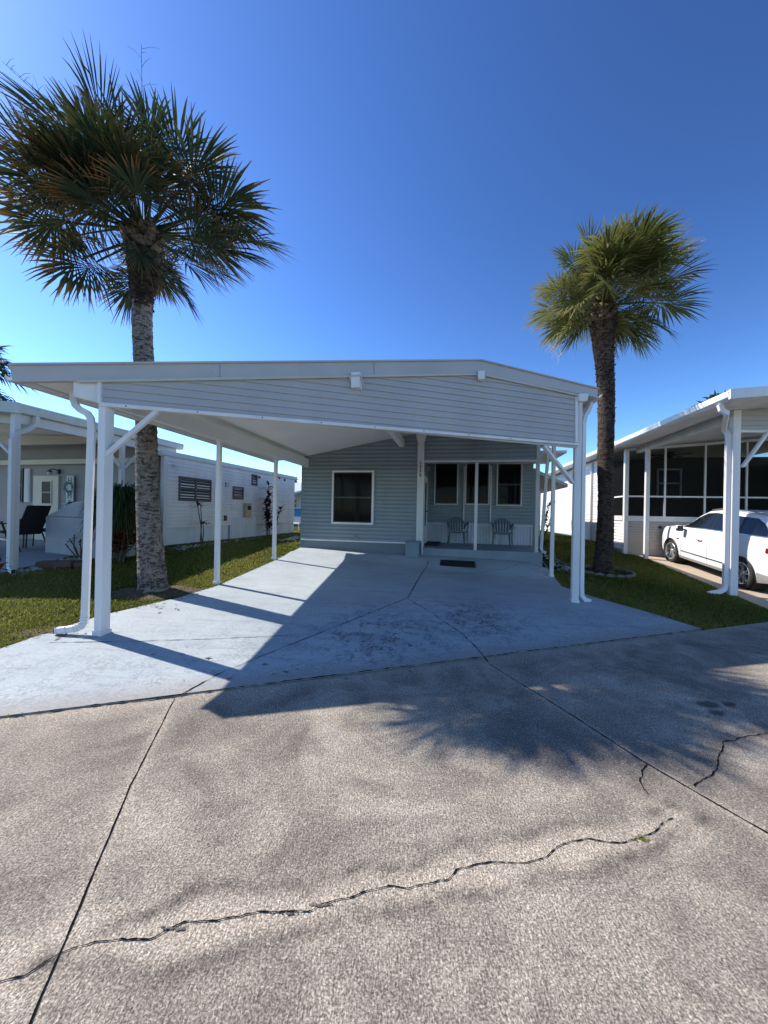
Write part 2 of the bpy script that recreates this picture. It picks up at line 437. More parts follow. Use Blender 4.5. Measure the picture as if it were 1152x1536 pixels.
def road_mat():
    m, nt, b = nodes('worn street concrete'); b.inputs['Roughness'].default_value = .88
    b.inputs['Specular IOR Level'].default_value = .25
    big = noise(nt, .55, None, 4, .6, .4); mid = noise(nt, 3.2, None, 5, .62, .3); fine = noise(nt, 95, None, 3, .65)
    sand = noise(nt, 260, None, 2, .6)
    # brushed finish: noise stretched across the street
    br = noise(nt, 1., coords(nt, (110, 30, 30), (0, 0, rad(-12))), 4, .62, .4)
    col = ramp(nt, big, [(.30, (.213,.189,.153)), (.70, (.465,.422,.350))])
    col = mix(nt, ramp(nt, mid, [(.36, 0.), (.66, 1.)]), mix(nt, .45, col, (.130,.117,.102)), col)
    # darker grime film, broken up
    film = noise(nt, 1.1, None, 6, .7, .8)
    col = mix(nt, math_(nt, 'MULTIPLY', ramp(nt, film, [(.44, 0.), (.64, 1.)]), .85), col, (.135,.121,.106))
    col = mix(nt, math_(nt, 'MULTIPLY', attr(nt, 'light'), ramp(nt, mid, [(.25, .55), (.6, .95)])), col, (.385,.34,.278))
    dk = math_(nt, 'MULTIPLY', attr(nt, 'dark'), ramp(nt, noise(nt, 5, None, 5, .7), [(.27, 0.), (.60, .95)]))
    col = mix(nt, dk, col, (.080,.071,.063))
    col = mix(nt, .55, col, ramp(nt, fine, [(.30, (.10,.09,.08)), (.5, (.5,.5,.5)), (.72, (.92,.90,.87))]), 'OVERLAY')
    col = mix(nt, .40, col, ramp(nt, br, [(.34, (.10,.095,.09)), (.62, (.90,.89,.88))]), 'OVERLAY')
    gr = noise(nt, 120, None, 4, .8)
    col = mix(nt, .55, col, ramp(nt, gr, [(.42, (.04,.035,.03)), (.58, (.97,.96,.95))]), 'OVERLAY')
    gr2 = noise(nt, 58, None, 5, .8)
    col = mix(nt, .24, col, ramp(nt, gr2, [(.40, (.08,.075,.07)), (.60, (.92,.91,.90))]), 'OVERLAY')
    vo = N(nt, 'ShaderNodeTexVoronoi'); vo.inputs['Scale'].default_value = 34; vo.inputs['Randomness'].default_value = 1
    nt.links.new(coords(nt, (1, 2.1, 1), (0, 0, rad(35))), vo.inputs['Vector'])
    sep = N(nt, 'ShaderNodeSeparateColor'); nt.links.new(vo.outputs['Color'], sep.inputs['Color'])
    size = math_(nt, 'MULTIPLY', math_(nt, 'POWER', sep.outputs[0], 3.8), .27)
    spk = math_(nt, 'LESS_THAN', vo.outputs['Distance'], size)
    col = mix(nt, math_(nt, 'MULTIPLY', spk, .55), col, (.62,.56,.47))
    col = mix(nt, math_(nt, 'MULTIPLY', attr(nt, 'oil'), .8), col, (.03,.028,.028))
    nt.links.new(col, b.inputs['Base Color'])
    h = math_(nt, 'ADD', math_(nt, 'MULTIPLY', br, 1.9), math_(nt, 'ADD', math_(nt, 'MULTIPLY', fine, .8), math_(nt, 'MULTIPLY', sand, .35)))
    bump(nt, b, math_(nt, 'ADD', h, gr), .6, .005)
    return m
ROAD = road_mat()
ss_r = np.concatenate([[-9.2,-7.5,-6.5,-5.8,-5.2], np.arange(-4.8, -.02, .028), [0.]])
road = grid('road', spaced(-3.2, 9.5, .03, 90), ss_r, lambda X, Y, S: np.zeros_like(X), ROAD, road_attrs)
prop(road, kind='structure')
# lawn and far ground: one sheet under everything, out to the horizon
def lawn_mat():
    m, nt, b = nodes('lawn ground'); b.inputs['Roughness'].default_value = .95; b.inputs['Specular IOR Level'].default_value = .1
    n1 = noise(nt, .8, None, 5, .6); n2 = noise(nt, 22, None, 4, .7)
    c = ramp(nt, n1, [(.3, (.035,.05,.010)), (.55, (.055,.06,.016)), (.75, (.09,.075,.03))])
    c = mix(nt, .6, c, ramp(nt, n2, [(.3, .12), (.7, .85)]), 'OVERLAY')
    nt.links.new(c, b.inputs['Base Color']); bump(nt, b, n2, .8, .03); return m
LAWN = lawn_mat()
def lawnz(X, Y, S):
    z = np.clip(.1*S, 0, CAP)-.012
    return np.where((S < .02) & (S > -9.0), -.07, z)
sl_ = np.concatenate([[-500,-200,-90,-40,-20,-12,-9.01,-9.0], [.0,.021], np.arange(.3, 7.4, .3), [7.8,9,12,17,25,40,80,200,600]])
prop(grid('lawn_ground', spaced(-16, 16, .5, 600), sl_, lawnz, LAWN), kind='structure')
# blue painted driveway
def drive_mat():
    m, nt, b = nodes('worn blue driveway paint'); b.inputs['Roughness'].default_value = .72; b.inputs['Specular IOR Level'].default_value = .3
    n1 = noise(nt, .9, None, 5, .6, .3); n2 = noise(nt, 5, None, 6, .7, .6); n3 = noise(nt, 40, None, 4, .7)
    c = ramp(nt, n1, [(.3, (.30,.345,.37)), (.7, (.405,.45,.465))])
    st_ = noise(nt, 1., coords(nt, (1.2, 9, 3), (0,0,rad(8))), 5, .65, .5)
    c = mix(nt, math_(nt, 'MULTIPLY', ramp(nt, st_, [(.50, 0.), (.72, 1.)]), .55), c, (.22,.235,.24))
    # bare and crackled area towards the street
    sdn = N(nt, 'ShaderNodeTexCoord'); sx = N(nt, 'ShaderNodeSeparateXYZ'); nt.links.new(sdn.outputs['Object'], sx.inputs[0])
    s = math_(nt, 'ADD', math_(nt, 'MULTIPLY', math_(nt, 'SUBTRACT', sx.outputs[0], ST0[0]), NX[0]), math_(nt, 'MULTIPLY', math_(nt, 'SUBTRACT', sx.outputs[1], ST0[1]), NX[1]))
    near = ramp(nt, math_(nt, 'MULTIPLY', s, .2), [(.0, 1.), (.55, .0)])
    def blob(cx, cy, r):
        d = math_(nt, 'SQRT', math_(nt, 'ADD', math_(nt, 'POWER', math_(nt, 'SUBTRACT', sx.outputs[0], cx), 2.), math_(nt, 'POWER', math_(nt, 'SUBTRACT', sx.outputs[1], cy), 2.)))
        return ramp(nt, math_(nt, 'DIVIDE', d, r), [(.25, 1.), (1., 0.)])
    g1 = gnd(575,955); g2 = gnd(720,930)
    wear = math_(nt, 'MAXIMUM', blob(g1.x, g1.y, 1.5), math_(nt, 'MAXIMUM', blob(g2.x, g2.y, 1.3), math_(nt, 'MULTIPLY', near, .45)))
    vo = N(nt, 'ShaderNodeTexVoronoi', feature='DISTANCE_TO_EDGE'); vo.inputs['Scale'].default_value = 13
    wv = N(nt, 'ShaderNodeVectorMath', operation='ADD'); nt.links.new(coords(nt), wv.inputs[0])
    nn = N(nt, 'ShaderNodeTexNoise'); nn.inputs['Scale'].default_value = 6; nt.links.new(coords(nt), nn.inputs['Vector'])
    sc_ = N(nt, 'ShaderNodeVectorMath', operation='SCALE'); sc_.inputs['Scale'].default_value = .35; nt.links.new(nn.outputs['Color'], sc_.inputs[0]); nt.links.new(sc_.outputs[0], wv.inputs[1])
    nt.links.new(wv.outputs[0], vo.inputs['Vector'])
    crack = ramp(nt, vo.outputs['Distance'], [(.03, 1.), (.16, 0.)])
    pat = ramp(nt, n2, [(.44, 0.), (.56, 1.)])
    cm = math_(nt, 'MULTIPLY', math_(nt, 'MULTIPLY', crack, pat), wear)
    c = mix(nt, math_(nt, 'MULTIPLY', ramp(nt, math_(nt, 'MULTIPLY', n2, wear), [(.36, 0.), (.62, 1.)]), .38), c, (.20,.215,.225))
    c = mix(nt, math_(nt, 'MULTIPLY', cm, .85), c, (.055,.06,.065))
    edge = math_(nt, 'MULTIPLY', ramp(nt, math_(nt, 'ADD', s, math_(nt, 'MULTIPLY', n2, .30)), [(.12, 1.), (.50, 0.)]), .8)
    c = mix(nt, edge, c, (.27,.245,.215))
    c = mix(nt, .22, c, ramp(nt, n3, [(.3, .2), (.7, .8)]), 'OVERLAY')
    nt.links.new(c, b.inputs['Base Color']); bump(nt, b, math_(nt, 'ADD', n3, math_(nt, 'MULTIPLY', n2, .5)), .25, .006)
    return m
DRIVE = drive_mat()
DL = [gnd(*p) for p in ((0,975),(80,947),(150,925),(270,897),(325,880),(411,842),(450,822))]
DR = [gnd(*p) for p in ((811,838),(842,880),(889,896),(971,919),(1055,945))]
dpoly = [(p.x, p.y) for p in DL]
hl = H0+AX*.3; hr = H0+BX*6.6+AX*.3
dpoly = [st(tdist(*dpoly[0])-1.6, 0), (dpoly[0][0]-.75, dpoly[0][1]-.62)]+dpoly+[(hl.x, hl.y), (hr.x, hr.y)]+[(p.x, p.y) for p in DR[:-1]]+[st(tdist(DR[-1].x, DR[-1].y), 0)]
dpoly[0] = st(tdist(*dpoly[1])+.15, .012); dpoly[-1] = st(tdist(*dpoly[-1]), .012)
mb = MB(); mb.prism([(x, y, .1*sdist(x, y)+.014) for x, y in dpoly], (0,0,-.09))
drive = prop(mb.build('driveway', DRIVE), kind='structure')
import bmesh
bm = bmesh.new(); bm.from_mesh(drive.data)
for k in range(9): bmesh.ops.bisect_plane(bm, geom=bm.verts[:]+bm.edges[:]+bm.faces[:], plane_co=H0-AX*(1.1*k/8), plane_no=AX)
for k in range(1, 14): bmesh.ops.bisect_plane(bm, geom=bm.verts[:]+bm.edges[:]+bm.faces[:], plane_co=H0+BX*(6.45*k/14), plane_no=BX)
for vv in bm.verts: vv.co.z += apron(vv.co.x, vv.co.y)
bm.to_mesh(drive.data); bm.free()
# sawn joints and cracks, dark strips a few mm proud of the slab
JM = mat('joint dirt', (.012,.010,.009), .95, .4, 20, .3, 60, spec=.0)
def ribbon(mb, pts, w, jit, z, step=.05, wj=.3):
    P = [Vector((p[0], p[1], 0)) for p in pts]; out = []
    for a, b in zip(P[:-1], P[1:]):
        n = max(1, int((b-a).length/step))
        for i in range(n): out.append(a.lerp(b, i/n))
    out.append(P[-1]); L = []; R = []
    off = 0.
    for i, p in enumerate(out):
        t = (out[min(i+1, len(out)-1)]-out[max(i-1, 0)]).normalized(); nrm = Vector((-t.y, t.x, 0))
        off = off*.6+random.uniform(-1, 1)*jit
        ww = w*(1+random.uniform(-wj, wj)*1.6)/2
        c = p+nrm*off
        for l, q in ((L, c+nrm*ww), (R, c-nrm*ww)): l.append((q.x, q.y, z(q.x, q.y)))
    n = len(L); mb.add(L+R, [(i, i+1, n+i+1, n+i) for i in range(n-1)])
mb = MB()
for j, jw in zip(JOINTS, (.0075, .011, .011)): ribbon(mb, poly_pts(j), jw, .0012, lambda x, y: .004, .04, .25)
prop(mb.build('road_joints', JM), kind='structure')
mb = MB()
for k, c in enumerate(wcrk):
    ribbon(mb, c, .0052 if k == 0 else .0068, .0036 if k == 0 else .007, lambda x, y: .0045, .021 if k == 0 else .03, .34)
prop(mb.build('road_cracks', JM), kind='structure')
SPALL = mat('crumbled concrete', (.15,.13,.11), .95, .7, 45, .8, 90, spec=.05)
mb = MB()
for q, ww, n in (((262,1394),.020,6), ((428,1370),.013,8), ((486,1358),.019,6)):
    g = gnd(*q)
    for i in range(n):
        x = g.x+(i-n/2)*.017+random.uniform(-.006,.006); yy = g.y+random.uniform(-.006, .006); r = ww*random.uniform(.35, .9); m_ = random.choice((4, 5, 6)); a0 = random.uniform(0, 6)
        ring = [(x+r*math.cos(a0+6.283*k2/m_)*random.uniform(.7,1.5), yy+r*.6*math.sin(a0+6.283*k2/m_)*random.uniform(.5,1.2), .003+.0002*i) for k2 in range(m_)]
        mb.add(ring+[(x, yy, .006+.0002*i)], [(k2, (k2+1) % m_, m_) for k2 in range(m_)])
prop(mb.build('road_spalling', SPALL), kind='structure')
mb = MB(); dz = lambda x, y: .1*sdist(x, y)+.019+apron(x, y)
DJ = [([(268,1046),(330,1012),(420,975),(520,935),(612,898)], .008), ([(612,898),(628,868),(643,842)], .010), ([(75,966),(200,964),(330,960),(470,953)], .006),
      ([(612,900),(650,922),(672,938),(690,950),(712,970),(733,994)], .009), ([(640,862),(760,854),(836,850)], .006)]
for p, wd in DJ: ribbon(mb, poly_pts(p), wd, .004, dz, .05, .5)
prop(mb.build('driveway_joints', JM), kind='structure')
mb = MB(); ribbon(mb, [st(t, .0) for t in np.arange(-1.2, 8.75, .2)], .014, .005, lambda x, y: .0165, .04, .75)
prop(mb.build('street_edge_crack', JM), kind='structure')
# left patio slab, right driveway
LP = [(-60,880),(0,862),(20,856),(60,848),(110,834),(205,827)]
lp = [gnd(*p) for p in LP]
slab = [(p.x, p.y) for p in lp]
q = [(-5.9, 10.6), (-16, 12.6), (-15, 6.5)]
mb = MB()
top = slab+q
tri = [(x, y, ter(x, y)+.03) for x, y in top]
mb.prism([(x, y, max(.40, .0)+.0+.1*0+max(0, .1*sdist(x, y)-.40)) if False else (x, y, .1*min(sdist(x, y), 7.2)+.025) for x, y in top], (0,0,-.12))
prop(mb.build('patio_slab', SLAB), kind='structure')
LPOLY = np.array(top)
RCON = mat('tan driveway concrete', (.44,.36,.275), .85, .12, 1.5, .2, 60)
rp = [gnd(*p) for p in ((940,830),(968,838),(1060,876),(1150,914))]
rpts = [(p.x, p.y) for p in rp]
e0 = rpts[-1]; rpts.append(st(tdist(*e0)+.0, .012)); rpts += [st(tdist(*e0)+6.5, .012), (rp[0].x+7.5, rp[0].y-1.3+.6)]
mb = MB(); mb.prism([(x, y, .1*sdist(x, y)+.016) for x, y in rpts], (0,0,-.09))
prop(mb.build('neighbour_driveway', RCON), kind='structure')
RPOLY = np.array(rpts); DPOLY = np.array(dpoly)
# soil round the left palm and along the walls
def patch(name, m, c, rx, ry, rot, lift):
    mb = MB(); v = []
    for i in range(28):
        a = i/28*2*math.pi; k = random.uniform(.8, 1.12)
        x = rx*k*math.cos(a); y = ry*k*math.sin(a)
        X = c[0]+x*math.cos(rot)-y*math.sin(rot); Y = c[1]+x*math.sin(rot)+y*math.cos(rot); v.append((X, Y, ter(X, Y)+lift))
    v.append((c[0], c[1], ter(c[0], c[1])+lift+.02))
    mb.add(v, [(i, (i+1) % 28, 28) for i in range(28)])
    return prop(mb.build(name, m), kind='structure')
P1 = gnd(230,885); P2 = gnd(905,858)
patch('bare_soil', SOIL, (P1.x+.15, P1.y-.1), .75, .42, .3, .004)
gs = gnd(120,950); patch('bare_soil', SOIL, (gs.x-.35, gs.y+.0), .45, .2, .3, .004)
# ------------------------------------------------------------------ carport
GA = STA; gx = Vector((math.cos(17.85/57.29578), math.sin(17.85/57.29578), 0))   # along the open front
PL = gnd(146,955); PR = gnd(863,905)
gx = (PR-PL); gx.z = 0; GW = gx.length; gx.normalize()
gy = Vector((-gx.y, gx.x, 0))
def gpt(px, py, off=0.):
    """pixel -> point on the upright plane of the carport front (off metres behind it)"""
    r = Vector(ray(px, py)); o = PL+gy*off
    t = (o.x*gy.x+o.y*gy.y)/(r.x*gy.x+r.y*gy.y)
    return Vector((r.x*t, r.y*t, HC+r.z*t))
def ga(p): return (p-PL).dot(gx)
def rz_pts():
    a = gpt(15,548); b = gpt(720,541); c = gpt(895,583)
    return [(ga(a), a.z), (ga(b), b.z), (ga(c), c.z)]
RZ = rz_pts()
def roofz(al, be):
    (a0, z0), (a1, z1), (a2, z2) = RZ
    z = z1+(al-a1)*((z1-z0)/(a1-a0) if al < a1 else (z2-z1)/(a2-a1))
    return z-.015*be
def rp3(al, be, dz=0.): p = PL+gx*al+AX*be; return Vector((p.x, p.y, roofz(al, be)+dz))
carport = thing('carport', 'wide white open carport with vinyl sided front gable over the blue driveway', 'carport', (PL.x, PL.y, PL.z), math.atan2(gx.y, gx.x))
CW = dict(world=True)
AL0, AR, AL2 = RZ[0][0], RZ[1][0], RZ[2][0]
# roof sheet over carport
mb = MB(); BE = 6.35
for a0, a1 in ((AL0+.02, AR), (AR, AL2-.02)):
    mb.prism([rp3(a0, .04, -.02), rp3(a1, .04, -.02), rp3(a1, BE, -.02), rp3(a0, BE, -.02)], (0,0,-.10))
mb.build('roof', CEIL, carport, **CW)
# front fascia
mb = MB()
for (p0, p1, p2, p3) in (((15,548),(720,541),(720,561),(22,574)), ((720,541),(895,583),(893,597),(720,561))):
    a, b, c, d = [gpt(*p) for p in (p0, p1, p2, p3)]
    for u in (a, b): u.z += .0
    mb.prism([d-gy*.03, c-gy*.03, b-gy*.03, a-gy*.03], gy*.07)
fas = mb.build('fascia', FASCIA, carport, bev=.004, **CW)
mb = MB()
for a, b in (((18,548.5),(720,541.5)), ((720,541.5),(894,583.5))):
    mb.bar(gpt(*a)-gy*.045, gpt(*b)-gy*.045, .03, .022)
mb.build('drip_edge', FASCIA, fas, world=True)
mb = MB()
for a, b in (((118,573.5),(720,562.5)), ((720,562.5),(866,594))):
    mb.bar(gpt(*a)-gy*.035, gpt(*b)-gy*.035, .03, .03)
mb.build('trim', CREAM, fas, world=True)
# gable siding
def gl(p): return (ga(p), p.z)
Mg = Matrix((gx, gy, Vector((0,0,1)))).transposed().to_4x4(); Mg.translation = Vector((PL.x, PL.y, 0))
out = [gl(gpt(*p)) for p in ((151,607),(866,667),(866,590),(720,560),(151,572))]
mb = MB(); siding(mb, out, .098, .02, Mg); mb.box(out[0][0], out[1][0], .004, .03, out[0][1], out[4][1]-.02, Mg)
gab = mb.build('gable_siding', GABLE, carport, **CW)
mb = MB(); a = gpt(150,607); b = gpt(866,667)
mb.bar(a-gy*.012, b-gy*.012, .06, .045); mb.build('bottom_trim', WHITE, gab, world=True, bev=.003)
mb = MB(); mb.bar(gpt(151,606)-gy*.01, gpt(151,573)-gy*.01, .04, .05); mb.build('corner_trim', WHITE, gab, world=True)
mb = MB(); mb.bar(gpt(863,664)-gy*.01, gpt(863,596)-gy*.01, .05, .045, gy); mb.build('corner_trim', WHITE, gab, world=True)
for k in range(9):
    p = a.lerp(b, (k+.35)/9.2)-gy*.036
    m = MB(); m.lathe([(0,.008),(.011,.006),(.014,0)], 8, Matrix.Translation(p) @ Matrix.Rotation(math.pi/2, 4, 'X')); m.build('screw', DARKFR, gab, world=True)
for px_, y0_, y1_ in ((330,545.6,569),(560,543.6,564.6)):
    m = MB(); m.bar(gpt(px_, y0_)-gy*.033, gpt(px_+.3, y1_)-gy*.033, .004, .004, gy); m.build('seam', BLUETRIM, fas, world=True)
# block closing the left end of the gable
mb = MB(); p0 = gpt(110,571); p1 = gpt(150,571); p2 = gpt(150,605); p3 = gpt(110,594)
mb.prism([p3, p2, p1, p0], gy*.10); mb.build('end_panel', WHITE, carport, bev=.004, **CW)
mb = MB(); p0 = gpt(864,592); p1 = gpt(878,592); p2 = gpt(876,603); p3 = gpt(864,603)
mb.prism([p3-gy*.08, p2-gy*.08, p1-gy*.08, p0-gy*.08], gy*.16); mb.build('end_panel', WHITE, carport, bev=.004, **CW)
# two ridge-side beams whose ends show on the gable
for (x0, y0, x1, y1) in ((528,562,545,586), (716,560,727,573)):
    p = gpt((x0+x1)/2, (y0+y1)/2); hw = (gpt(x1, y0)-gpt(x0, y0)).length/2; hh = (gpt(x0, y0).z-gpt(x0, y1).z)/2
    mb = MB(); al = ga(p)
    q = PL+gx*al+AX*6.1; q = Vector((q.x, q.y, p.z-.09))
    mb.bar(p-AX*.13, p+AX*.02, hw*1.5, hh*1.9, (0,0,1))
    be = mb.build('beam_end', WHITE, carport, bev=.004, **CW)
    mb = MB(); mb.bar(p+Vector((0,0,-.02))-AX*.03, p-AX*.018, hw*2.1, hh*2.3); mb.build('collar', WHITE2, be, world=True)
    mb = MB(); mb.bar(p+AX*.05+Vector((0,0,-.02)), q, .13, .20); mb.build('beam', CEIL, carport, bev=.004, **CW)
# left beam under the ceiling, posts
zb0, zb1 = 2.965, 3.21
mb = MB()
def beam(mb, al, z0, z1, b0, b1, w_):
    a = PL+gx*al+AX*b0; b = PL+gx*al+AX*b1; s_ = BX*w_
    mb.prism([Vector((a.x, a.y, z0)), Vector((a.x+s_.x, a.y+s_.y, z0)), Vector((a.x+s_.x, a.y+s_.y, z1)), Vector((a.x, a.y, z1))], AX*(b1-b0))
beam(mb, .10, zb0, zb1, .06, 6.08, .05); mb.build('side_beam', CEIL, carport, bev=.003, **CW)
mb = MB(); beam(mb, GW-.12, 3.62, 3.90, .06, 6.0, .06); mb.build('side_beam', CEIL, carport, bev=.003, **CW)
def post(c, zt, w_, d_, name='post', m=WHITE, parent=carport, ang=HA):
    mm = Matrix.Translation(Vector((c.x, c.y, 0))) @ Matrix.Rotation(-ang, 4, 'Z')
    mb = MB(); mb.box(-w_/2, w_/2, -d_/2, d_/2, ter(c.x, c.y)-.04, zt, mm)
    p = mb.build(name, m, parent, world=True, bev=.006)
    mb = MB(); z = .1*sdist(c.x, c.y)+.016
    mb.box(-w_/2-.012, w_/2+.012, -d_/2-.012, d_/2+.012, z-.02, z+.045, mm); mb.build('base_bracket', m, p, world=True, bev=.003)
    return p
gp2 = gnd(325,877); gp3 = gnd(411,840); gr2 = gnd(827,866)
post(PL+AX*.06, 3.02, .105, .125)
post(gp2, 3.18, .075, .075); post(gp3, 3.16, .075, .075)
post(PR+AX*.06, 3.99, .115, .11); post(gr2, 3.86, .08, .08)
# corner braces
mb = MB(); mb.bar(gpt(157,683)+gy*.03, gpt(236,615)+gy*.03, .05, .085, gy); mb.build('brace', WHITE, carport, bev=.003, **CW)
mb = MB(); mb.bar(gpt(862,724)+gy*.05, gpt(818,668)+gy*.05, .045, .085, gy); mb.build('brace', WHITE, carport, bev=.003, **CW)
pp = gr2
# gutters along both eaves
for al, sgn in ((AL0, 1), (AL2, -1)):
    mb = MB(); a = rp3(al, 0.02, -.02); b = rp3(al, BE+.1, -.02)
    prof = [(0,0), (0,-.12), (.02,-.15), (.10,-.15), (.13,-.10), (.13,-.085), (.115,-.085), (.09,-.135), (.03,-.135), (.015,-.11), (.015,0)]
    mb.prism([a+BX*(x*sgn)*-1+BX*(.02*sgn)+Vector((0,0,z)) for x, z in prof], b-a)
    mb.build('gutter', WHITE2, carport, **CW)
# downspouts
zl = .1*sdist(PL.x, PL.y)
dp = [gpt(112,586,.22), gpt(111,600,.2), gpt(114,609,.17), gpt(121,615,.14), gpt(131,620,.1), gpt(136,627,.06), gpt(137.5,640,.05), gpt(127.5,925,.05), gpt(126,934,.05), gpt(121,940,.05), gpt(112,943,.06), gpt(84,946,.12)]
mb = MB(); mb.rtube(dp, .075, .06, gy); sp = mb.build('downspout', WHITE, carport, bev=.006, **CW)
mb = MB(); mb.rtube([dp[-1]+Vector((.04,0,.002)), dp[-1]-Vector((.012,.0,0))], .062, .048, gy); mb.build('outlet', BLACK, sp, world=True)
for k in range(9):
    mb = MB(); t = k/8; i = 7+t*3.9; j = int(i); p = dp[j].lerp(dp[j+1], i-j)
    d = (dp[j+1]-dp[j]).normalized(); mb.rtube([p-d*.004, p+d*.004], .083, .068, gy); mb.build('elbow_rib', WHITE2, sp, world=True)
dq = [gpt(886,598,.25), gpt(886,606,.22), gpt(882,616,.16), gpt(877,624,.08), gpt(875,634,.05), gpt(871.5,880,.05), gpt(872,893,.05), gpt(876,899,.04), gpt(885,902,.02)]
mb = MB(); mb.rtube(dq, .085, .07, gy); mb.build('downspout', WHITE, carport, bev=.006, **CW)
# ------------------------------------------------------------------ the house behind
house = thing('mobile_home', 'blue grey vinyl sided mobile home with recessed porch behind the carport', 'house', tuple(H0), -HA)
Mh = MW[house.name]
def hp(px, py, yl=0.):
    r = Vector(ray(px, py)); i = Mh.inverted(); o = i @ Vector((0,0,HC)); d = i.to_3x3() @ r
    t = (yl-o.y)/d.y; return o+d*t
def hx(px, py, xl):
    r = Vector(ray(px, py)); i = Mh.inverted(); o = i @ Vector((0,0,HC)); d = i.to_3x3() @ r
    t = (xl-o.x)/d.x; return o+d*t
def ceil_local(x, y=0.):
    p = Mh @ Vector((x, y, 0)); d = p-PL
    # solve d = al*gx + be*AX
    det = gx.x*AX.y-gx.y*AX.x; al = (d.x*AX.y-d.y*AX.x)/det; be = (gx.x*d.y-gx.y*d.x)/det
    return roofz(al, be)-.125-H0.z
def ridge_x(y=0.):
    lo, hi = 0., 8.
    for i in range(50):
        m = (lo+hi)/2
        if ceil_local(m+.01, y) > ceil_local(m, y): lo = m
        else: hi = m
    return lo
RX = ridge_x(); xc = hp(629,740).x-.06; xe = hp(805,828).x+.04
zt = hp(530,811).z
SIDE = []
mb = MB()
siding(mb, [(0, zt), (xc, zt), (xc, ceil_local(xc)), (0, ceil_local(0))], .105, .024, Matrix.Identity(4), dutch=.55)
mb.box(0, xc, .004, .10, zt, ceil_local(0)-.03)
fw_ = mb.build('front_wall', BLUE, house)
part(lambda m: m.box(-.01, xc, -.010, .1, -.4, zt-.025), 'base_wall', BLUETRIM, house)
part(lambda m: m.box(-.01, xc, -.045, .0, zt-.03, zt+.008), 'base_trim', WHITE, house, bev=.003)
part(lambda m: m.box(-.035, .055, -.022, .08, -.08, ceil_local(0)-.02), 'corner_trim', BLUETRIM, house, bev=.004)
def window(name, px0, py0, px1, py1, yl, blinds=None, parent=house, rail=True, fr=WHITE, sash=DARKFR, fw=.05, shade=None, P=hp, valance=False):
    a = P(px0, py1, yl); b = P(px1, py0, yl); x0, x1, z0, z1 = a.x, b.x, a.z, b.z
    m = MB()
    for bb in ((x0, x1, z1-fw, z1), (x0, x1, z0, z0+fw), (x0, x0+fw, z0+fw, z1-fw), (x1-fw, x1, z0+fw, z1-fw)):
        m.box(bb[0], bb[1], yl-.075, yl+.01, bb[2], bb[3])
    wo = m.build(name, fr, parent, bev=.004)
    X0, X1, Z0, Z1 = x0+fw, x1-fw, z0+fw, z1-fw; t = .028
    m = MB(); zm = (Z0+Z1)/2
    for bb in ((X0, X1, Z1-t, Z1), (X0, X1, Z0, Z0+t), (X0, X0+t, Z0+t, Z1-t), (X1-t, X1, Z0+t, Z1-t)):
        m.box(bb[0], bb[1], yl-.058, yl-.006, bb[2], bb[3])
    if rail: m.box(X0+t, X1-t, yl-.066, yl-.012, zm-.022, zm+.022)
    m.build('sash', sash, wo)
    part(lambda q: q.box(X0, X1, yl-.004, yl-.001, Z0, Z1), 'room_darkness', INTERIOR, wo)
    if blinds:
        m = MB(); n = blinds; wd = (X1-X0)/n
        for i in range(n):
            xx = X0+(i+.5)*wd; c = math.cos(.9+random.uniform(-.12,.12))*wd*.6; s_ = .010
            m.add([(xx-c, yl-.012-s_, Z0), (xx+c, yl-.012+s_*.6, Z0), (xx+c, yl-.012+s_*.6, Z1), (xx-c, yl-.012-s_, Z1)], [(0,1,2,3)])
        m.build('blind', BLIND, wo)
    if valance:
        part(lambda q: q.box(X0+.01, X1-.01, yl-.024, yl-.010, Z1-.13, Z1-.045), 'blind', BLIND, wo)
    part(lambda q: q.add([(X0, yl-.036, Z0), (X1, yl-.036, Z0), (X1, yl-.036, Z1), (X0, yl-.036, Z1)], [(0,1,2,3)]), 'pane', GLASS, wo)
    return wo
window('window', 498, 706, 562, 785.5, -.026, blinds=17)
a = hp(531.5,807.5); b = hp(538,803.5)
part(lambda m: m.box(a.x, b.x, -.04, 0, a.z, b.z), 'vent', BLUETRIM, house, bev=.003)
# white corner post with its two ribs and the house number
zc = hp(629,811).z
m = MB(); m.box(xc, xc+.175, -.06, .10, zc, ceil_local(xc)-.30); 
cp = m.build('corner_post', WHITE2, house, bev=.006)
part(lambda m: (m.box(xc+.03, xc+.055, -.075, -.058, zc, ceil_local(xc)-.32), m.box(xc+.15, xc+.172, -.072, -.058, zc-.25, ceil_local(xc)-.32)), 'rib', WHITE, cp)
part(lambda m: m.prism([(xc-.06,-.10,ceil_local(xc)-.05), (xc+.02,-.10,ceil_local(xc)-.30), (xc+.16,-.10,ceil_local(xc)-.30), (xc+.24,-.10,ceil_local(xc)-.05)], (0,.18,0)), 'capital', WHITE2, cp, bev=.006)
part(lambda m: m.box(xc+.155, xc+.185, -.03, .06, -.05, zc), 'lower_strip', WHITE2, cp)
def text(name, s, size, m, parent, loc, rot, depth=.004, sx=1.):
    cu = bpy.data.curves.new(name, 'FONT'); cu.body = s; cu.size = size; cu.align_x = 'CENTER'; cu.align_y = 'CENTER'; cu.extrude = depth
    t = bpy.data.objects.new(name, cu); C.objects.link(t)
    dg = bpy.context.evaluated_depsgraph_get(); me = bpy.data.meshes.new_from_object(t.evaluated_get(dg))
    bpy.data.objects.remove(t); bpy.data.curves.remove(cu)
    o = bpy.data.objects.new(name, me); C.objects.link(o); me.materials.clear(); me.materials.append(m)
    mm = Matrix.Translation(Vector(loc)) @ rot @ Matrix.Diagonal((sx, 1, 1, 1)); me.transform(mm); me.update()
    if parent: o.parent = parent; MW[o.name] = MW[parent.name]
    return o
UPR = Matrix.Rotation(math.pi/2, 4, 'X')
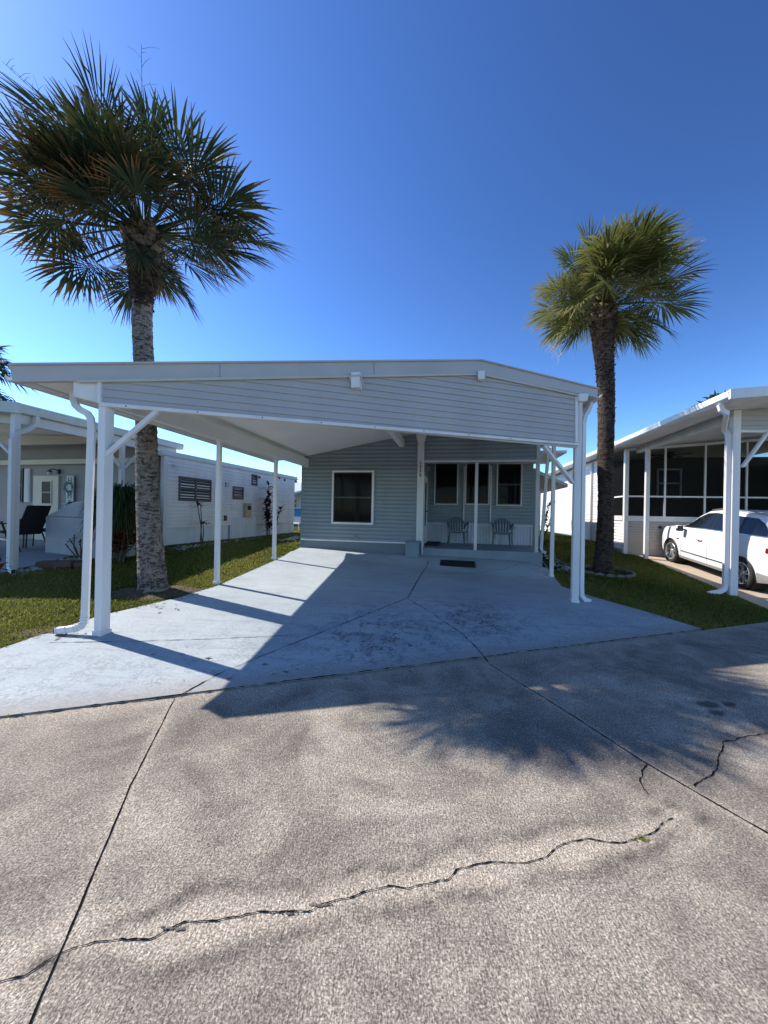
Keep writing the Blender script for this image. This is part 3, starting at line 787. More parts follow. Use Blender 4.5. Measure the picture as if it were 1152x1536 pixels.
for d, py in (('6',694.5), ('4',700.5), ('9',706.8), ('4',713)):
    p = hp(628.6, py, -.08); text('house_number', d, .135, BLACK, cp, (p.x+.02, -.066, p.z), UPR @ Matrix.Rotation(-.12, 4, 'Z'))
# porch
YB = 2.15; zp = .125
part(lambda m: m.box(xc+.02, xe+.10, .0, YB+.1, -.4, zp), 'porch_floor', PORCHF, house, bev=.006)
zh = hp(720,690).z
mb = MB(); o = [(xc+.17, zh), (xe, zh), (xe, ceil_local(xe)), (RX, ceil_local(RX)), (xc+.17, ceil_local(xc+.17))]
siding(mb, o, .105, .024, Matrix.Translation((0,.03,0)), dutch=.55); mb.box(xc+.17, xe, .034, .10, zh, min(ceil_local(xc+.17), ceil_local(xe))-.03)
hd = mb.build('porch_header', BLUE, house)
part(lambda m: m.box(xc+.17, xe, .0, .11, zh-.05, zh), 'header_trim', WHITE2, hd, bev=.004)
xb = hp(797,780,YB).x+.03
mb = MB(); siding(mb, [(xc+.1, zp), (xb, zp), (xb, zh+.3), (xc+.1, zh+.3)], .105, .024, Matrix.Translation((0,YB,0)), dutch=.55); mb.box(xc+.1, xb, YB+.003, YB+.1, zp, zh+.3)
mb.build('porch_wall', BLUE, house)
part(lambda m: m.box(xc+.0, xb+.4, 0.1, YB+.1, zh+.18, zh+.24), 'porch_ceiling', CEIL, house)
for p in ((651,694,688,757), (697,694,735,757), (744,694.5,783.5,758.5)):
    window('window', *p, YB-.026, valance=True, fw=.035, fr=WHITE2, rail=(p[0] > 740))
for px in (696, 736):
    x = hp(px, 740, YB).x
    part(lambda m: m.box(x-.022, x+.022, YB-.075, YB, hp(px,783,YB).z, zh+.1), 'batten', WHITE2, house)
# corrugated wainscot under the windows
zw = hp(700,785,YB).z; xw0 = xc+.12; xw1 = hp(797,800,YB).x
mb = MB(); n = int((xw1-xw0)/.0925); v = []; x = xw0; pr = []
while x < xw1: pr += [(x, 0), (x+.05, 0), (x+.058, .022), (x+.084, .022)]; x += .0925
pr = [(min(q[0], xw1), q[1]) for q in pr]
for q in pr: v += [(q[0], YB-.05+q[1], zp), (q[0], YB-.05+q[1], zw-.07)]
mb.add(v, [(2*i, 2*i+2, 2*i+3, 2*i+1) for i in range(len(pr)-1)]); wn = mb.build('wainscot', NBSKIRT, house)
part(lambda m: (m.box(xw0, xw1+.02, YB-.075, YB, zw-.07, zw), m.box(xw1-.03, xw1+.02, YB-.075, YB, zp, zw-.07)), 'cap_rail', WHITE2, wn, bev=.004)
# side wall with the entrance door
mb = MB(); Ms = Matrix.Translation((xc+.10, .1, 0)) @ Matrix.Rotation(math.pi/2, 4, 'Z')
siding(mb, [(0, zp), (YB-.1, zp), (YB-.1, zh+.3), (0, zh+.3)], .105, .013, Ms); mb.build('porch_side_wall', BLUE, house)
dx = xc+.115
y0, y1 = .45, 1.42; z1 = hx(634,718,dx).z
m = MB(); 
for bb in ((y0, y0+.07, zp, 1.98+zp), (y1-.07, y1, zp, 1.98+zp), (y0+.07, y1-.07, 1.91+zp, 1.98+zp)): m.box(dx, dx+.05, bb[0], bb[1], bb[2], bb[3])
dr = m.build('door', WHITE2, house, bev=.004)
part(lambda m: m.box(dx, dx+.03, y0+.07, y1-.07, zp+.02, 1.91+zp), 'door_panel', WHITE2, dr)
part(lambda m: m.box(dx+.03, dx+.036, y0+.16, y1-.16, zp+.55, 1.82+zp), 'pane', DGLASS, dr)
part(lambda m: m.tube([(dx+.03, y1-.12, zp+.98), (dx+.08, y1-.12, zp+.98), (dx+.08, y1-.22, zp+.98)], .012), 'handle', BLACK, dr)
p = hp(642,701,YB-.05)
m = MB(); m.box(p.x-.04, p.x+.04, YB-.03, YB, p.z-.08, p.z+.08); m.tube([(p.x, YB-.03, p.z+.05), (p.x, YB-.12, p.z+.10), (p.x, YB-.14, p.z+.04)], .015)
lm = m.build('porch_lamp', BLACK, house, bev=.003)
part(lambda m: m.lathe([(.02,.06),(.055,.04),(.06,-.08),(.03,-.12),(0,-.12)], 10, Matrix.Translation((p.x, YB-.14, p.z-.02))), 'shade', BULB, lm, smooth=True)
def hpost(px, w_):
    x = hp(px, 815, 0).x
    m = MB(); m.box(x-w_/2, x+w_/2, -.0, .075, zp, zh-.0 if px < 790 else ceil_local(x)-.02); return m.build('porch_post', WHITE2, house, bev=.005)
hpost(713, .075); hpost(805, .085)
# rear walls and roof
bk = 15.
part(lambda m: m.box(0, .1, .1, bk, -.1, ceil_local(0)-.35), 'side_wall', BLUE, house)
part(lambda m: m.box(xb-.02, xb+.1, YB+.1, bk, -.1, 2.5), 'side_wall', BLUE, house)
part(lambda m: m.box(.1, xb, bk-.1, bk, -.1, 2.5), 'back_wall', BLUE, house)
mb = MB()
for a0, a1 in ((AL0+.35, AR), (AR, AL2-.02)):
    mb.prism([rp3(a0, BE+.004 if a0 < AR else BE+.004, -.022), rp3(a1, BE+.004, -.022), rp3(a1, 21, -.022), rp3(a0, 21, -.022)], (0,0,-.10))
mb.build('roof', NBROOF, house, **CW)
# small lean-to roof on the far side
p = hp(843,733,6.); q = hp(812,708,6.)
m = MB(); m.prism([(xb+.1,5.2,q.z+.15), (p.x,5.2,p.z), (p.x,5.2,p.z+.13), (xb+.1,5.2,q.z+.30)], (0,4.5,0)); m.build('side_awning', NBROOF, house, bev=.01)
for yy in (6.8, 9.2): m = MB(); m.box(p.x-.2, p.x-.13, yy, yy+.07, -.2, p.z); m.build('awning_post', WHITE2, house)
# leaning downspout at the porch corner
d = [hp(825,672,-.05), hp(822,682,-.04), hp(812,818,.0), hp(812,823,-.02), hp(814,827,-.05), hp(818,829,-.12)]
m = MB(); m.rtube(d, .07, .06, (0,1,0)); m.build('downspout', WHITE2, house, bev=.004)
a = hp(815,676,.02); b = hp(806,688,.02)
m = MB(); m.bar(a+Vector((.12,0,.1)), b, .05, .06, (0,1,0)); m.build('porch_brace', WHITE2, house)
# ------------------------------------------------------------------ things on the porch and driveway
ha = thing('concrete_block', 'blue grey painted concrete block under the white corner post', 'block', tuple(Mh @ Vector((hp(617,830).x, -.17, -.0))), -HA)
x0 = hp(608,830,-.3).x; x1 = hp(628,830,-.3).x; xm = (x0+x1)/2
MW[ha.name] = Mh
ha.location = Mh @ Vector((xm, -.17, 0)); MW[ha.name] = Matrix.Translation(ha.location) @ Matrix.Rotation(-HA, 4, 'Z')
m = MB(); m.box(-(x1-x0)/2, (x1-x0)/2, -.15, .14, -.25, .27); m.build('block_body', mat('block paint', (.20,.26,.30), .7, .1, 4, .15, 50), ha, bev=.012)
m = MB(); m.box(-(x1-x0)/2-.012, (x1-x0)/2+.012, -.162, .15, .27, .30); m.build('cap', mat('block cap paint', (.22,.28,.32), .7, .1, 4), ha, bev=.008)
def doormat(px0, px1, py0, py1, label, onfloor=False):
    if onfloor:
        zf = Mh @ Vector((0,0,zp)); z = zf.z+.012
    a = gnd(px0, py1) if not onfloor else None
    if onfloor:
        def g(px, py):
            r = ray(px, py); t = (z-HC)/r[2]; return Vector((r[0]*t, t, z))
    else: g = gnd
    c = [g(px0, py1), g(px1, py1), g(px1, py0), g(px0, py0)]
    ctr = sum(c, Vector())/4; t = thing('doormat', label, 'doormat', tuple(ctr), -HA, 'doormats')
    wx = ((c[1]-c[0]).length+(c[2]-c[3]).length)/4; wy = abs((c[3]-c[0]).dot(AX))/2
    sl = .1*math.cos(rad(7)) if not onfloor else 0
    gs_ = (c[3].z+c[2].z-c[0].z-c[1].z)/2/max(.01, (c[3]-c[0]).dot(AX)) if not onfloor else 0
    mm = Matrix.Translation((0,0,.012 if not onfloor else 0)) @ Matrix.Rotation(math.atan(gs_), 4, 'X')
    m = MB(); m.box(-wx, wx, -wy, wy, .016, .03, mm); m.build('pile', MATBLK, t, bev=.004)
    m = MB()
    for bb in ((-wx-.025, wx+.025, -wy-.025, -wy), (-wx-.025, wx+.025, wy, wy+.025), (-wx-.025, -wx, -wy, wy), (wx, wx+.025, -wy, wy)): m.box(*bb, .013, .024, mm)
    m.build('border', BLACK, t)
doormat(662, 711, 843, 851, 'black rubber doormat lying on the blue driveway in front of the porch step')
doormat(634, 658, 813.2, 818, 'dark doormat on the porch floor by the entrance door', True)
def plastic_chair(px, label, rz):
    x = hp(px, 812, 1.45).x; L = Mh @ Vector((x, 1.45, zp+.004))
    t = thing('plastic_chair', label, 'chair', tuple(L), -HA+rz, 'plastic chairs on the porch')
    W = .25
    m = MB(); n = 8; v = []
    for i in range(n+1):
        u = i/n; yy = -.24+.46*u; zz = .42-.03*math.sin(u*math.pi)-.02*u
        for j in range(7):
            s_ = j/6*2-1; v.append((s_*(W-.01-.03*u), yy, zz-.02*(1-s_*s_)))
    f = [(i*7+j, i*7+j+1, (i+1)*7+j+1, (i+1)*7+j) for i in range(n) for j in range(6)]
    m.add(v, f); m.add([(a, b, c-.018) for a, b, c in v], [q[::-1] for q in f]); m.bar((-W+.01,-.24,.405), (W-.01,-.24,.405), .02, .05); m.build('seat', CHAIRGRN, t, smooth=False)
    # backrest: hooped frame with upright slats
    m = MB(); hoop = []
    for i in range(15):
        a = math.pi*i/14; hoop.append((-math.cos(a)*(W-.02), .24+.09*math.sin(a)**.6, .46+.33*math.sin(a)**.45))
    m.tube(hoop, .021, 8)
    for k in range(5):
        s_ = (k-2)/2.; h = .46+.33*(1-(s_*.62)**2)**.3
        m.bar((s_*.15, .205, .395), (s_*.17, .325, h-.01), .052, .012, (0,1,0))
    m.build('backrest', CHAIRGRN, t)
    for s_ in (-1, 1):
        m = MB(); m.tube([(s_*(W-.03), .25, .47), (s_*(W+.03), .15, .64), (s_*(W+.045), -.05, .645), (s_*(W+.03), -.2, .62), (s_*(W+.005), -.25, .5), (s_*(W+.0), -.25, .40)], [.02,.026,.028,.027,.022,.02], 8); m.build('armrest', CHAIRGRN, t, smooth=True)
        m = MB(); m.tube([(s_*(W), -.24, .42), (s_*(W+.015), -.27, 0)], [.032,.024], 6); m.build('leg', CHAIRGRN, t)
        m = MB(); m.tube([(s_*(W-.04), .22, .40), (s_*(W+.0), .30, 0)], [.032,.024], 6); m.build('leg', CHAIRGRN, t)
plastic_chair(686, 'grey blue plastic armchair on the porch below the gap between the left and middle windows', .12)
plastic_chair(753, 'grey blue plastic armchair on the porch below the right window', -.05)
# ------------------------------------------------------------------ left neighbour: long mobile home
def frame(name, label, cat, origin, dirA, group=None):
    """thing whose local y runs away from the street (dirA from +Y) and local x to the right"""
    return thing(name, label, cat, tuple(origin), -dirA, group)
class Pl:
    def __init__(s, o): s.M = MW[o.name]; s.i = s.M.inverted()
    def y(s, px, py, yl=0.):
        o = s.i @ Vector((0,0,HC)); d = s.i.to_3x3() @ Vector(ray(px, py)); return o+d*((yl-o.y)/d.y)
    def x(s, px, py, xl=0.):
        o = s.i @ Vector((0,0,HC)); d = s.i.to_3x3() @ Vector(ray(px, py)); return o+d*((xl-o.x)/d.x)
gl0 = gnd(244,820); LA = rad(14.2)
lh = frame('mobile_home', 'long white weathered mobile home with brown louvre windows left of the carport', 'house', (gl0.x, gl0.y, .70), LA)
L = Pl(lh); LEN = L.x(441,760).y
ztop = L.x(262,684).z; zsk = L.x(300,790).z
Msd = Matrix.Rotation(math.pi/2, 4, 'Z')
mb = MB(); siding(mb, [(0, zsk), (LEN, zsk), (LEN, ztop), (0, ztop)], .10, .022, Msd, dutch=.6); mb.box(-.10, -.004, 0, LEN, zsk, ztop)
mb.build('side_wall', NBSIDE, lh)
def corr(x_plane, y0, y1, z0, z1, pitch=.10, d=.015):
    v = []; y = y0; pr = []
    while y < y1: pr += [(y, 0), (y+pitch*.42, 0), (y+pitch*.5, d), (y+pitch*.92, d)]; y += pitch
    pr = [(min(q[0], y1), q[1]) for q in pr]; 
    for q in pr: v += [(x_plane+q[1], q[0], z0), (x_plane+q[1], q[0], z1)]
    return v, [(2*i, 2*i+2, 2*i+3, 2*i+1) for i in range(len(pr)-1)]
part(lambda m: m.add(*corr(-.045, 0, LEN, -.1, zsk, .21, .008)), 'skirting', NBSKIRT, lh)
a = L.x(345,806,.03); b = L.x(384.5,776,.03)
part(lambda m: m.add(*corr(.02, a.y, b.y, -.1, b.z, .15, .022)), 'corrugated_panel', NBSKIRT, lh)
part(lambda m: m.prism([(-.22,-.12,ztop+.10), (.05,-.12,ztop+.10), (.05,-.12,ztop-.02), (.015,-.12,ztop-.06), (-.22,-.12,ztop-.02)], (0,LEN+.3,0)), 'roof_edge', NBROOF, lh, bev=.006)
part(lambda m: m.box(-4.2, -.2, .11, LEN, ztop-.05, ztop+.06), 'roof', NBROOF, lh)
part(lambda m: m.box(-.10, .025, -.02, .10, -.1, ztop-.03), 'corner_trim', WHITE2, lh, bev=.006)
part(lambda m: m.box(-4.2, -.1, LEN-.1, LEN, -.1, ztop-.05), 'back_wall', NBSIDE, lh)
def louvre(px0, py0, px1, py1, cols, rows, P=lambda a, b: L.x(a, b, 0.)):
    a = P(px0, py1); b = P(px1, py0); y0, y1, z0, z1 = a.y, b.y, a.z, b.z; t = .045
    m = MB()
    for bb in ((y0, y1, z1-t, z1), (y0, y1, z0, z0+t), (y0, y0+t, z0+t, z1-t), (y1-t, y1, z0+t, z1-t)): m.box(-.01, .055, *bb)
    for c in range(1, cols): yy = y0+(y1-y0)*c/cols; m.box(-.008, .05, yy-.03, yy+.03, z0+t, z1-t)
    for r in range(1, rows): zz = z0+(z1-z0)*r/rows; m.box(-.006, .048, y0+t, y1-t, zz-.018, zz+.018)
    wo = m.build('louvre_window', BROWNFR, lh, bev=.003)
    m = MB(); nz = rows*4; dz_ = (z1-z0-2*t)/nz
    for i in range(nz):
        zz = z0+t+i*dz_; m.add([(.036, y0+t, zz), (.036, y1-t, zz), (.008, y1-t, zz+dz_*1.15), (.008, y0+t, zz+dz_*1.15)], [(0,1,2,3)])
    m.build('louvre_panes', LOUVER, wo)
louvre(266.5,720,315.5,751,2,2); louvre(348,731,364,748.5,1,2); louvre(376.5,712.5,385,728,1,1)
for (p, mt, nm, d) in (((337,724,343,730), BROWNFR, 'wall_vent', .03), ((364,755,373.5,776), YELLOWED, 'meter_box', .12), ((335,773,338.5,781), DARKFR, 'electric_outlet', .06), ((347,757,353,762), WHITE2, 'hose_bib_cover', .03)):
    a = L.x(p[0], p[3]); b = L.x(p[2], p[1]); yc = (a.y+b.y)/2
    o = MB().box(-.01, d, a.y, b.y, a.z, b.z).build(nm, mt, lh, bev=.006)
    if nm == 'wall_vent':
        m = MB()
        for k in range(4): zz = a.z+(b.z-a.z)*(k+.5)/4; m.box(d, d+.012, a.y+.02, b.y-.02, zz-.012, zz+.012)
        m.build('vent_slats', WHITE2, o)
    if nm == 'meter_box':
        part(lambda m: m.lathe([(0,.07),(.07,.06),(.085,0)], 14, Matrix.Translation((d, yc, a.z+(b.z-a.z)*.68)) @ Matrix.Rotation(math.pi/2, 4, 'Y')), 'meter', LOUVER, o, smooth=True)
for px, py in ((388,716), (418,717), (426,720)):
    q = L.x(px, py); m = MB(); m.lathe([(0,.07),(.05,.06),(.055,0)], 10, Matrix.Translation(q) @ Matrix.Rotation(math.pi/2, 4, 'Y')); m.build('round_vent', BROWNFR, lh)
q = L.x(259,699); part(lambda m: m.box(0, .16, q.y-.05, q.y+.05, q.z-.03, q.z+.03), 'flood_lamp', WHITE2, lh, bev=.01)
# drain pipe and front wall under its carport
part(lambda m: m.rtube([(-.14, -.06, ztop+.02), (-.14, -.06, .10), (-.10, -.10, .03), (.14, -.22, .0)], .06, .06), 'downspout', BROWNFR, lh)
FW = -7.5; zf = ztop+.45
mb = MB(); siding(mb, [(-.34, -.08), (-.16, -.08), (-.16, ztop), (-.34, ztop)], 3.5, .002); mb.box(-.34, -.16, .004, .1, -.08, ztop); mb.build('corner_panel', NBSKIRT, lh)
part(lambda m: m.box(FW, -.34, -.0, .10, -.08, zf), 'front_wall', NBGREY, lh)
a = L.y(0,700,-.06); b = L.y(128,688,-.06)
part(lambda m: m.bar((FW, -.07, L.y(64,693.5,-.06).z), (-.34, -.07, L.y(64,693.5,-.06).z), .13, .14), 'header_beam', CREAM, lh, bev=.006)
a = L.y(51,806); b = L.y(90.5,713.5); z1 = b.z; x0, x1 = a.x, b.x
dr = MB().box(x0, x1, -.05, .0, -.02, z1).build('door', CREAM, lh, bev=.006)
for p in ((63.5,722.5,77,737.5), (63.5,739.5,77,755)):
    a = L.y(p[0], p[3], -.05); b = L.y(p[2], p[1], -.05)
    m = MB(); m.box(a.x, b.x, -.062, -.05, a.z, b.z); pn = m.build('pane', POLEG, dr)
    m = MB()
    for bb in ((a.x-.03, b.x+.03, b.z, b.z+.03), (a.x-.03, b.x+.03, a.z-.03, a.z), (a.x-.03, a.x, a.z, b.z), (b.x, b.x+.03, a.z, b.z)): m.box(bb[0], bb[1], -.07, -.05, bb[2], bb[3])
    m.build('pane_frame', CREAM, pn)
a = L.y(52,768,-.05); part(lambda m: m.tube([(a.x+.05, -.05, a.z), (a.x+.05, -.11, a.z), (a.x+.17, -.11, a.z)], .018), 'handle', BLACK, dr)
a = L.y(22,753); b = L.y(37.5,703)
m = MB(); m.box(a.x, b.x, -.06, .0, a.z, b.z); wo = m.build('window', DARKFR, lh, bev=.004)
zm = (a.z+b.z)/2; part(lambda m: (m.box(a.x+.05, b.x-.05, -.068, -.058, a.z+.05, zm-.03), m.box(a.x+.05, b.x-.05, -.068, -.058, zm+.03, b.z-.05)), 'window_glass', POLEG, wo)
a = L.y(38.5,753); b = L.y(47.5,703)
sh = MB().box(a.x, b.x, -.05, 0, a.z, b.z).build('shutter', NBSKIRT, lh, bev=.004)
m = MB(); n = 22
for k in range(n): zz = a.z+.05+(b.z-a.z-.1)*k/n; m.box(a.x+.03, b.x-.03, -.064, -.05, zz, zz+.025)
m.build('shutter_slats', NBSKIRT, sh)
p = L.y(86,708)
m = MB(); m.box(p.x+.06, p.x+.13, -.06, 0, p.z-.06, p.z+.07); m.tube([(p.x+.1,-.05,p.z+.04), (p.x+.05,-.15,p.z+.07), (p.x,-.2,p.z+.04)], .014); m.lathe([(.02,.05),(.06,.02),(.065,.0)], 12, Matrix.Translation((p.x,-.2,p.z-.02))); lm = m.build('wall_lamp', BLACK, lh)
part(lambda m: m.lathe([(.05,.0),(.058,-.06),(.03,-.10),(0,-.11)], 12, Matrix.Translation((p.x,-.2,p.z-.02))), 'shade', BULB, lm, smooth=True)
# HOME sign: letters with a wreath as the O
a = L.y(100,760,-.05); b = L.y(111.5,713.5,-.05)
sg = thing('porch_sign', 'tall narrow white HOME sign with a wreath for its O on the porch wall', 'sign', tuple(MW[lh.name] @ Vector(((a.x+b.x)/2, -.06, a.z))), -LA)
hw = (b.x-a.x)/2; hh = b.z-a.z
m = MB(); m.box(-hw, hw, -.012, .012, -.05, hh); m.build('board', SIGNW, sg, bev=.003)
for ch, f in (('H', .86), ('M', .37), ('E', .12)):
    text('letter', ch, hw*2.0, TEAL, sg, (0, -.016, hh*f-.02), UPR, .004, .8)
m = MB(); rr = hw*.72
for i in range(46):
    an = i/46*2*math.pi; c = Vector((rr*math.cos(an), -.035, hh*.62+rr*math.sin(an)))
    d = Vector((math.cos(an+1.1+random.uniform(-.7,.7)), random.uniform(-.6,.1), math.sin(an+1.1+random.uniform(-.7,.7))))*.10
    s_ = Vector((-d.z, .01, d.x))*.28; m.add([c-s_*.6, c+d*.5+s_*.3, c+d, c+d*.4-s_], [(0,1,2,3)])
m.build('wreath', WREATH, sg)
# its carport roof, posts
cp0 = gnd(20,856)
lc = thing('carport', 'weathered white flat carport over the grey walled porch at the left edge', 'carport', tuple(cp0), -HA)
K = Pl(lc)
e0 = K.x(28,604,.18); e1y = K.x(275,665,.18).y; zt_ = e0.z
mb = MB(); W_ = 7.0
# roof deck, underside slopes gently up to the left
mb.prism([(.16, e0.y+.03, zt_-.10), (-W_, e0.y-2.1, zt_+.25), (-W_, e1y, zt_+.25), (.16, e1y, zt_-.10)], (0,0,.09)); mb.build('roof', CEIL, lc)
part(lambda m: m.prism([(.19, e0.y, zt_), (.19, e0.y, zt_-.03), (.21, e0.y, zt_-.06), (.17, e0.y, zt_-.17), (.02, e0.y, zt_-.17), (.02, e0.y, zt_)], (0, e1y-e0.y, 0)), 'gutter', NBROOF, lc, bev=.004)
part(lambda m: m.prism([(.17, e0.y-.005, zt_-.19), (.17, e0.y-.005, zt_+.01), (-W_, e0.y-2.13, zt_+.36), (-W_, e0.y-2.13, zt_+.16)], (0,.05,0)), 'fascia', NBROOF, lc)
part(lambda m: m.box(-.06, .04, e0.y+.06, e1y-.1, zt_-.36, zt_-.17), 'side_beam', WHITE2, lc, bev=.004)
part(lambda m: m.prism([(-.06, e0.y+.25, zt_-.34), (-.06, e0.y+.25, zt_-.17), (-W_, e0.y-1.9, zt_+.14), (-W_, e0.y-1.9, zt_-.02)], (0,.07,0)), 'front_beam', WHITE2, lc)
zx = K.y(90,660,2.6).z
part(lambda m: m.box(-W_, -.1, 2.6, 2.68, zx-.11, zx+.11), 'cross_beam', CREAM, lc)
m = MB(); m.box(-.06, .05, -.06, .05, -.05, zt_-.17); m.build('post', WHITE2, lc, bev=.006)
q = K.x(183,700,0); m = MB(); m.box(-.05, .04, q.y-.05, q.y+.05, -.05, zt_-.34); m.build('post', WHITE2, lc, bev=.006)
zb = K.x(183,703,0).z
for s_ in (-1, 1): m = MB(); m.bar((-.005, q.y+.02*s_, zb), (-.005, q.y+.62*s_, zb+.60), .05, .07); m.build('brace', WHITE2, lc)
m = MB(); m.bar((-.05,-.02,zt_-.95), (-.75,-.15,zt_-.28), .05, .07, (0,1,0)); m.build('brace', WHITE2, lc)
m = MB(); m.rtube([(.12,-.0+.25,zt_-.17), (.12,.24,zt_-.32), (.09,.16,zt_-.42), (.06,-.04,zt_-.56), (.05,-.09,zt_-.68), (.05,-.09,.18), (.07,-.10,.09), (.16,-.14,.05), (.30,-.2,.03)], .085, .07); sp = m.build('downspout', WHITE2, lc, bev=.004)
m = MB(); m.rtube([(.294,-.198,.0312), (.306,-.202,.03)], .07, .055); m.build('outlet', BLACK, sp)
# white boxed stair enclosure
b0 = gnd(68,829); se = thing('stair_enclosure', 'white vinyl sided boxed stair enclosure with sloping top beside the carport post', 'stair enclosure', tuple(b0), -LA)
S = Pl(se); wd = S.y(166,830).x; zl_ = S.y(69,775).z; zr_ = S.y(118,752).z
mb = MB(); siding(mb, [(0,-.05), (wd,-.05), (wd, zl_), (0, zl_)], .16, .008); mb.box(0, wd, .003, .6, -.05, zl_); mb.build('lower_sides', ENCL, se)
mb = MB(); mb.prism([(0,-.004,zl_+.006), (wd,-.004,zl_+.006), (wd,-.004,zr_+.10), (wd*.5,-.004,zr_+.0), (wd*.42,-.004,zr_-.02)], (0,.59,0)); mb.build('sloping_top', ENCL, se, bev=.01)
c = S.y(110,757,.3); hd_ = thing('grill_hood', 'black rounded grill hood behind the top of the white stair enclosure', 'grill', tuple(MW[se.name] @ Vector((c.x, .35, c.z-.05))), -LA)
m = MB(); m.lathe([(.0,.13),(.12,.12),(.2,.05),(.21,0),(.2,-.06),(0,-.07)], 16); m.build('lid', BLACK, hd_, smooth=True)
m = MB(); m.tube([(-.08,-.21,.05), (-.07,-.25,.06), (.07,-.25,.06), (.08,-.21,.05)], .012); m.build('handle', WHITE2, hd_)
# patio chairs, table
def patio_chair(pxpy, rz, label):
    b = gnd(*pxpy); t = thing('patio_chair', label, 'chair', (b.x, b.y, ter(b.x, b.y)+.03), rz, 'dark chairs under the left carport')
    m = MB(); m.prism([(-.26,-.26,.40), (.26,-.26,.40), (.26,.24,.36), (-.26,.24,.36)], (0,0,.05)); m.build('seat', SEAT, t, bev=.01)
    m = MB(); m.prism([(-.26,.22,.40), (.26,.22,.40), (.25,.50,1.02), (-.25,.50,1.02)], (0,.04,.01)); m.build('backrest', SEAT, t, bev=.01)
    for s_ in (-1, 1):
        m = MB(); m.tube([(s_*.29,-.24,0), (s_*.29,-.22,.60), (s_*.29,.34,.64), (s_*.28,.40,.72)], .017); m.build('armrest', BLACK, t)
        m = MB(); m.tube([(s_*.29,.42,0), (s_*.28,.22,.42), (s_*.27,-.2,.42)], .017); m.build('leg', BLACK, t)
patio_chair((30,827), -1.75, 'dark sling patio chair nearest the left carport post')
patio_chair((62,822), -1.1, 'dark sling patio chair behind, against the white stair enclosure')
b = gnd(0,831); tb = thing('patio_table', 'round glass topped patio table under the left carport', 'table', (b.x-.3, b.y, ter(b.x, b.y)+.03))
m = MB(); m.lathe([(0,.70),(.55,.70),(.56,.715),(.55,.73),(0,.73)], 28); m.build('table_top', WHITE2, tb)
for k in range(4):
    an = k*1.571+.6; m = MB(); m.tube([(.4*math.cos(an), .4*math.sin(an), 0), (.22*math.cos(an), .22*math.sin(an), .70)], .02); m.build('leg', BLACK, tb)
b = gnd(84,851); pv = thing('paver_stone', 'red brown paving stone lying on the edge of the left patio', 'stone', (b.x, b.y, b.z+.03), .35)
m = MB(); m.box(-.28,.28,-.13,.13,-.03,.10); m.build('stone', PAVER, pv, bev=.02)
m = MB(); m.box(.30,.62,-.10,.12,-.03,.06); m.build('broken_piece', PAVER, pv, bev=.02)
# ------------------------------------------------------------------ right neighbour
c0 = gnd(936,831); RA = rad(11.0)
rh = frame('screened_house', 'white sided house with a black screened porch and carport at the right', 'house', (c0.x, c0.y, c0.z), RA)
R_ = Pl(rh); RL = 21.
zk = R_.y(960,774).z; zbd = R_.y(960,781.5).z
ze = R_.x(868,690,-.35).z
# eave height from fascia
pe = R_.x(1103,597,-.42); zeb = pe.z; zet = R_.x(1103,585,-.42).z; ye = pe.y
y0s = R_.x(897,790).y
mb = MB(); Mr = Matrix.Rotation(-math.pi/2, 4, 'Z')
# left wall: boards seen from the -x side
Mr = Matrix(((0,1,0,0),(-1,0,0,0),(0,0,1,0),(0,0,0,1)))
zft = .30
def lwall(y0, y1, z0, z1, nm):
    mb = MB(); siding(mb, [(-y1, z0), (-y0, z0), (-y0, z1), (-y1, z1)], .105, .022, Matrix(((0,1,0,0),(-1,0,0,0),(0,0,1,0),(0,0,0,1))))
    mb.box(.004, .10, y0, y1, z0, z1); return mb.build(nm, RSIDE, rh)
lwall(0, y0s, .16, zbd, 'knee_wall')
lwall(y0s, RL, .16, zeb-.02, 'side_wall')
part(lambda m: m.box(-.015, .1, 0, RL, -.8, .16), 'foundation', SLAB, rh)
part(lambda m: m.box(-.03, .06, y0s-.05, y0s+.06, .16, zeb-.02), 'corner_trim', WHITE, rh, bev=.005)
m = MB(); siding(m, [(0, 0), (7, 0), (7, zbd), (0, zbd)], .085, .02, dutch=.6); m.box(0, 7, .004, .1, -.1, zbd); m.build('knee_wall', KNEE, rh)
part(lambda m: (m.box(-.02, 7, -.04, .1, zbd, zk),), 'sill_band', WHITE2, rh, bev=.004)
part(lambda m: (m.box(-.035, .10, .1, y0s, zbd, zk),), 'sill_band', WHITE2, rh, bev=.004)
part(lambda m: m.box(-.03, .09, -.03, .09, -.05, zeb-.02), 'corner_post', WHITE, rh, bev=.006)
def ztopx(x): return zeb-.06+.07*x
zr0 = R_.y(1000,745).z
xs = [R_.y(px, 740).x for px in (997, 1057)]
xs += [xs[-1]+(xs[1]-xs[0])*k for k in (1, 2, 3)]
for x in xs: part(lambda m: m.box(x-.025, x+.025, -.03, .03, zk, ztopx(x)), 'mullion', WHITE, rh, bev=.003)
part(lambda m: m.box(.09, 7, -.026, .026, zr0-.025, zr0+.025), 'rail', WHITE, rh, bev=.003)
part(lambda m: m.box(-.026, .026, .09, y0s, zr0-.025, zr0+.025), 'rail', WHITE, rh, bev=.003)
part(lambda m: m.bar((.09,0,ztopx(0)+.02), (7,0,ztopx(7)+.02), .06, .08), 'head_rail', WHITE2, rh)
part(lambda m: m.add([(.09,0,zk), (7,0,zk), (7,0,ztopx(7)), (.09,0,ztopx(.09))], [(0,1,2,3)]), 'screen', SCREEN, rh)
part(lambda m: m.add([(0,.09,zk), (0,y0s,zk), (0,y0s,zeb), (0,.09,zeb)], [(0,1,2,3)]), 'screen', SCREEN, rh)
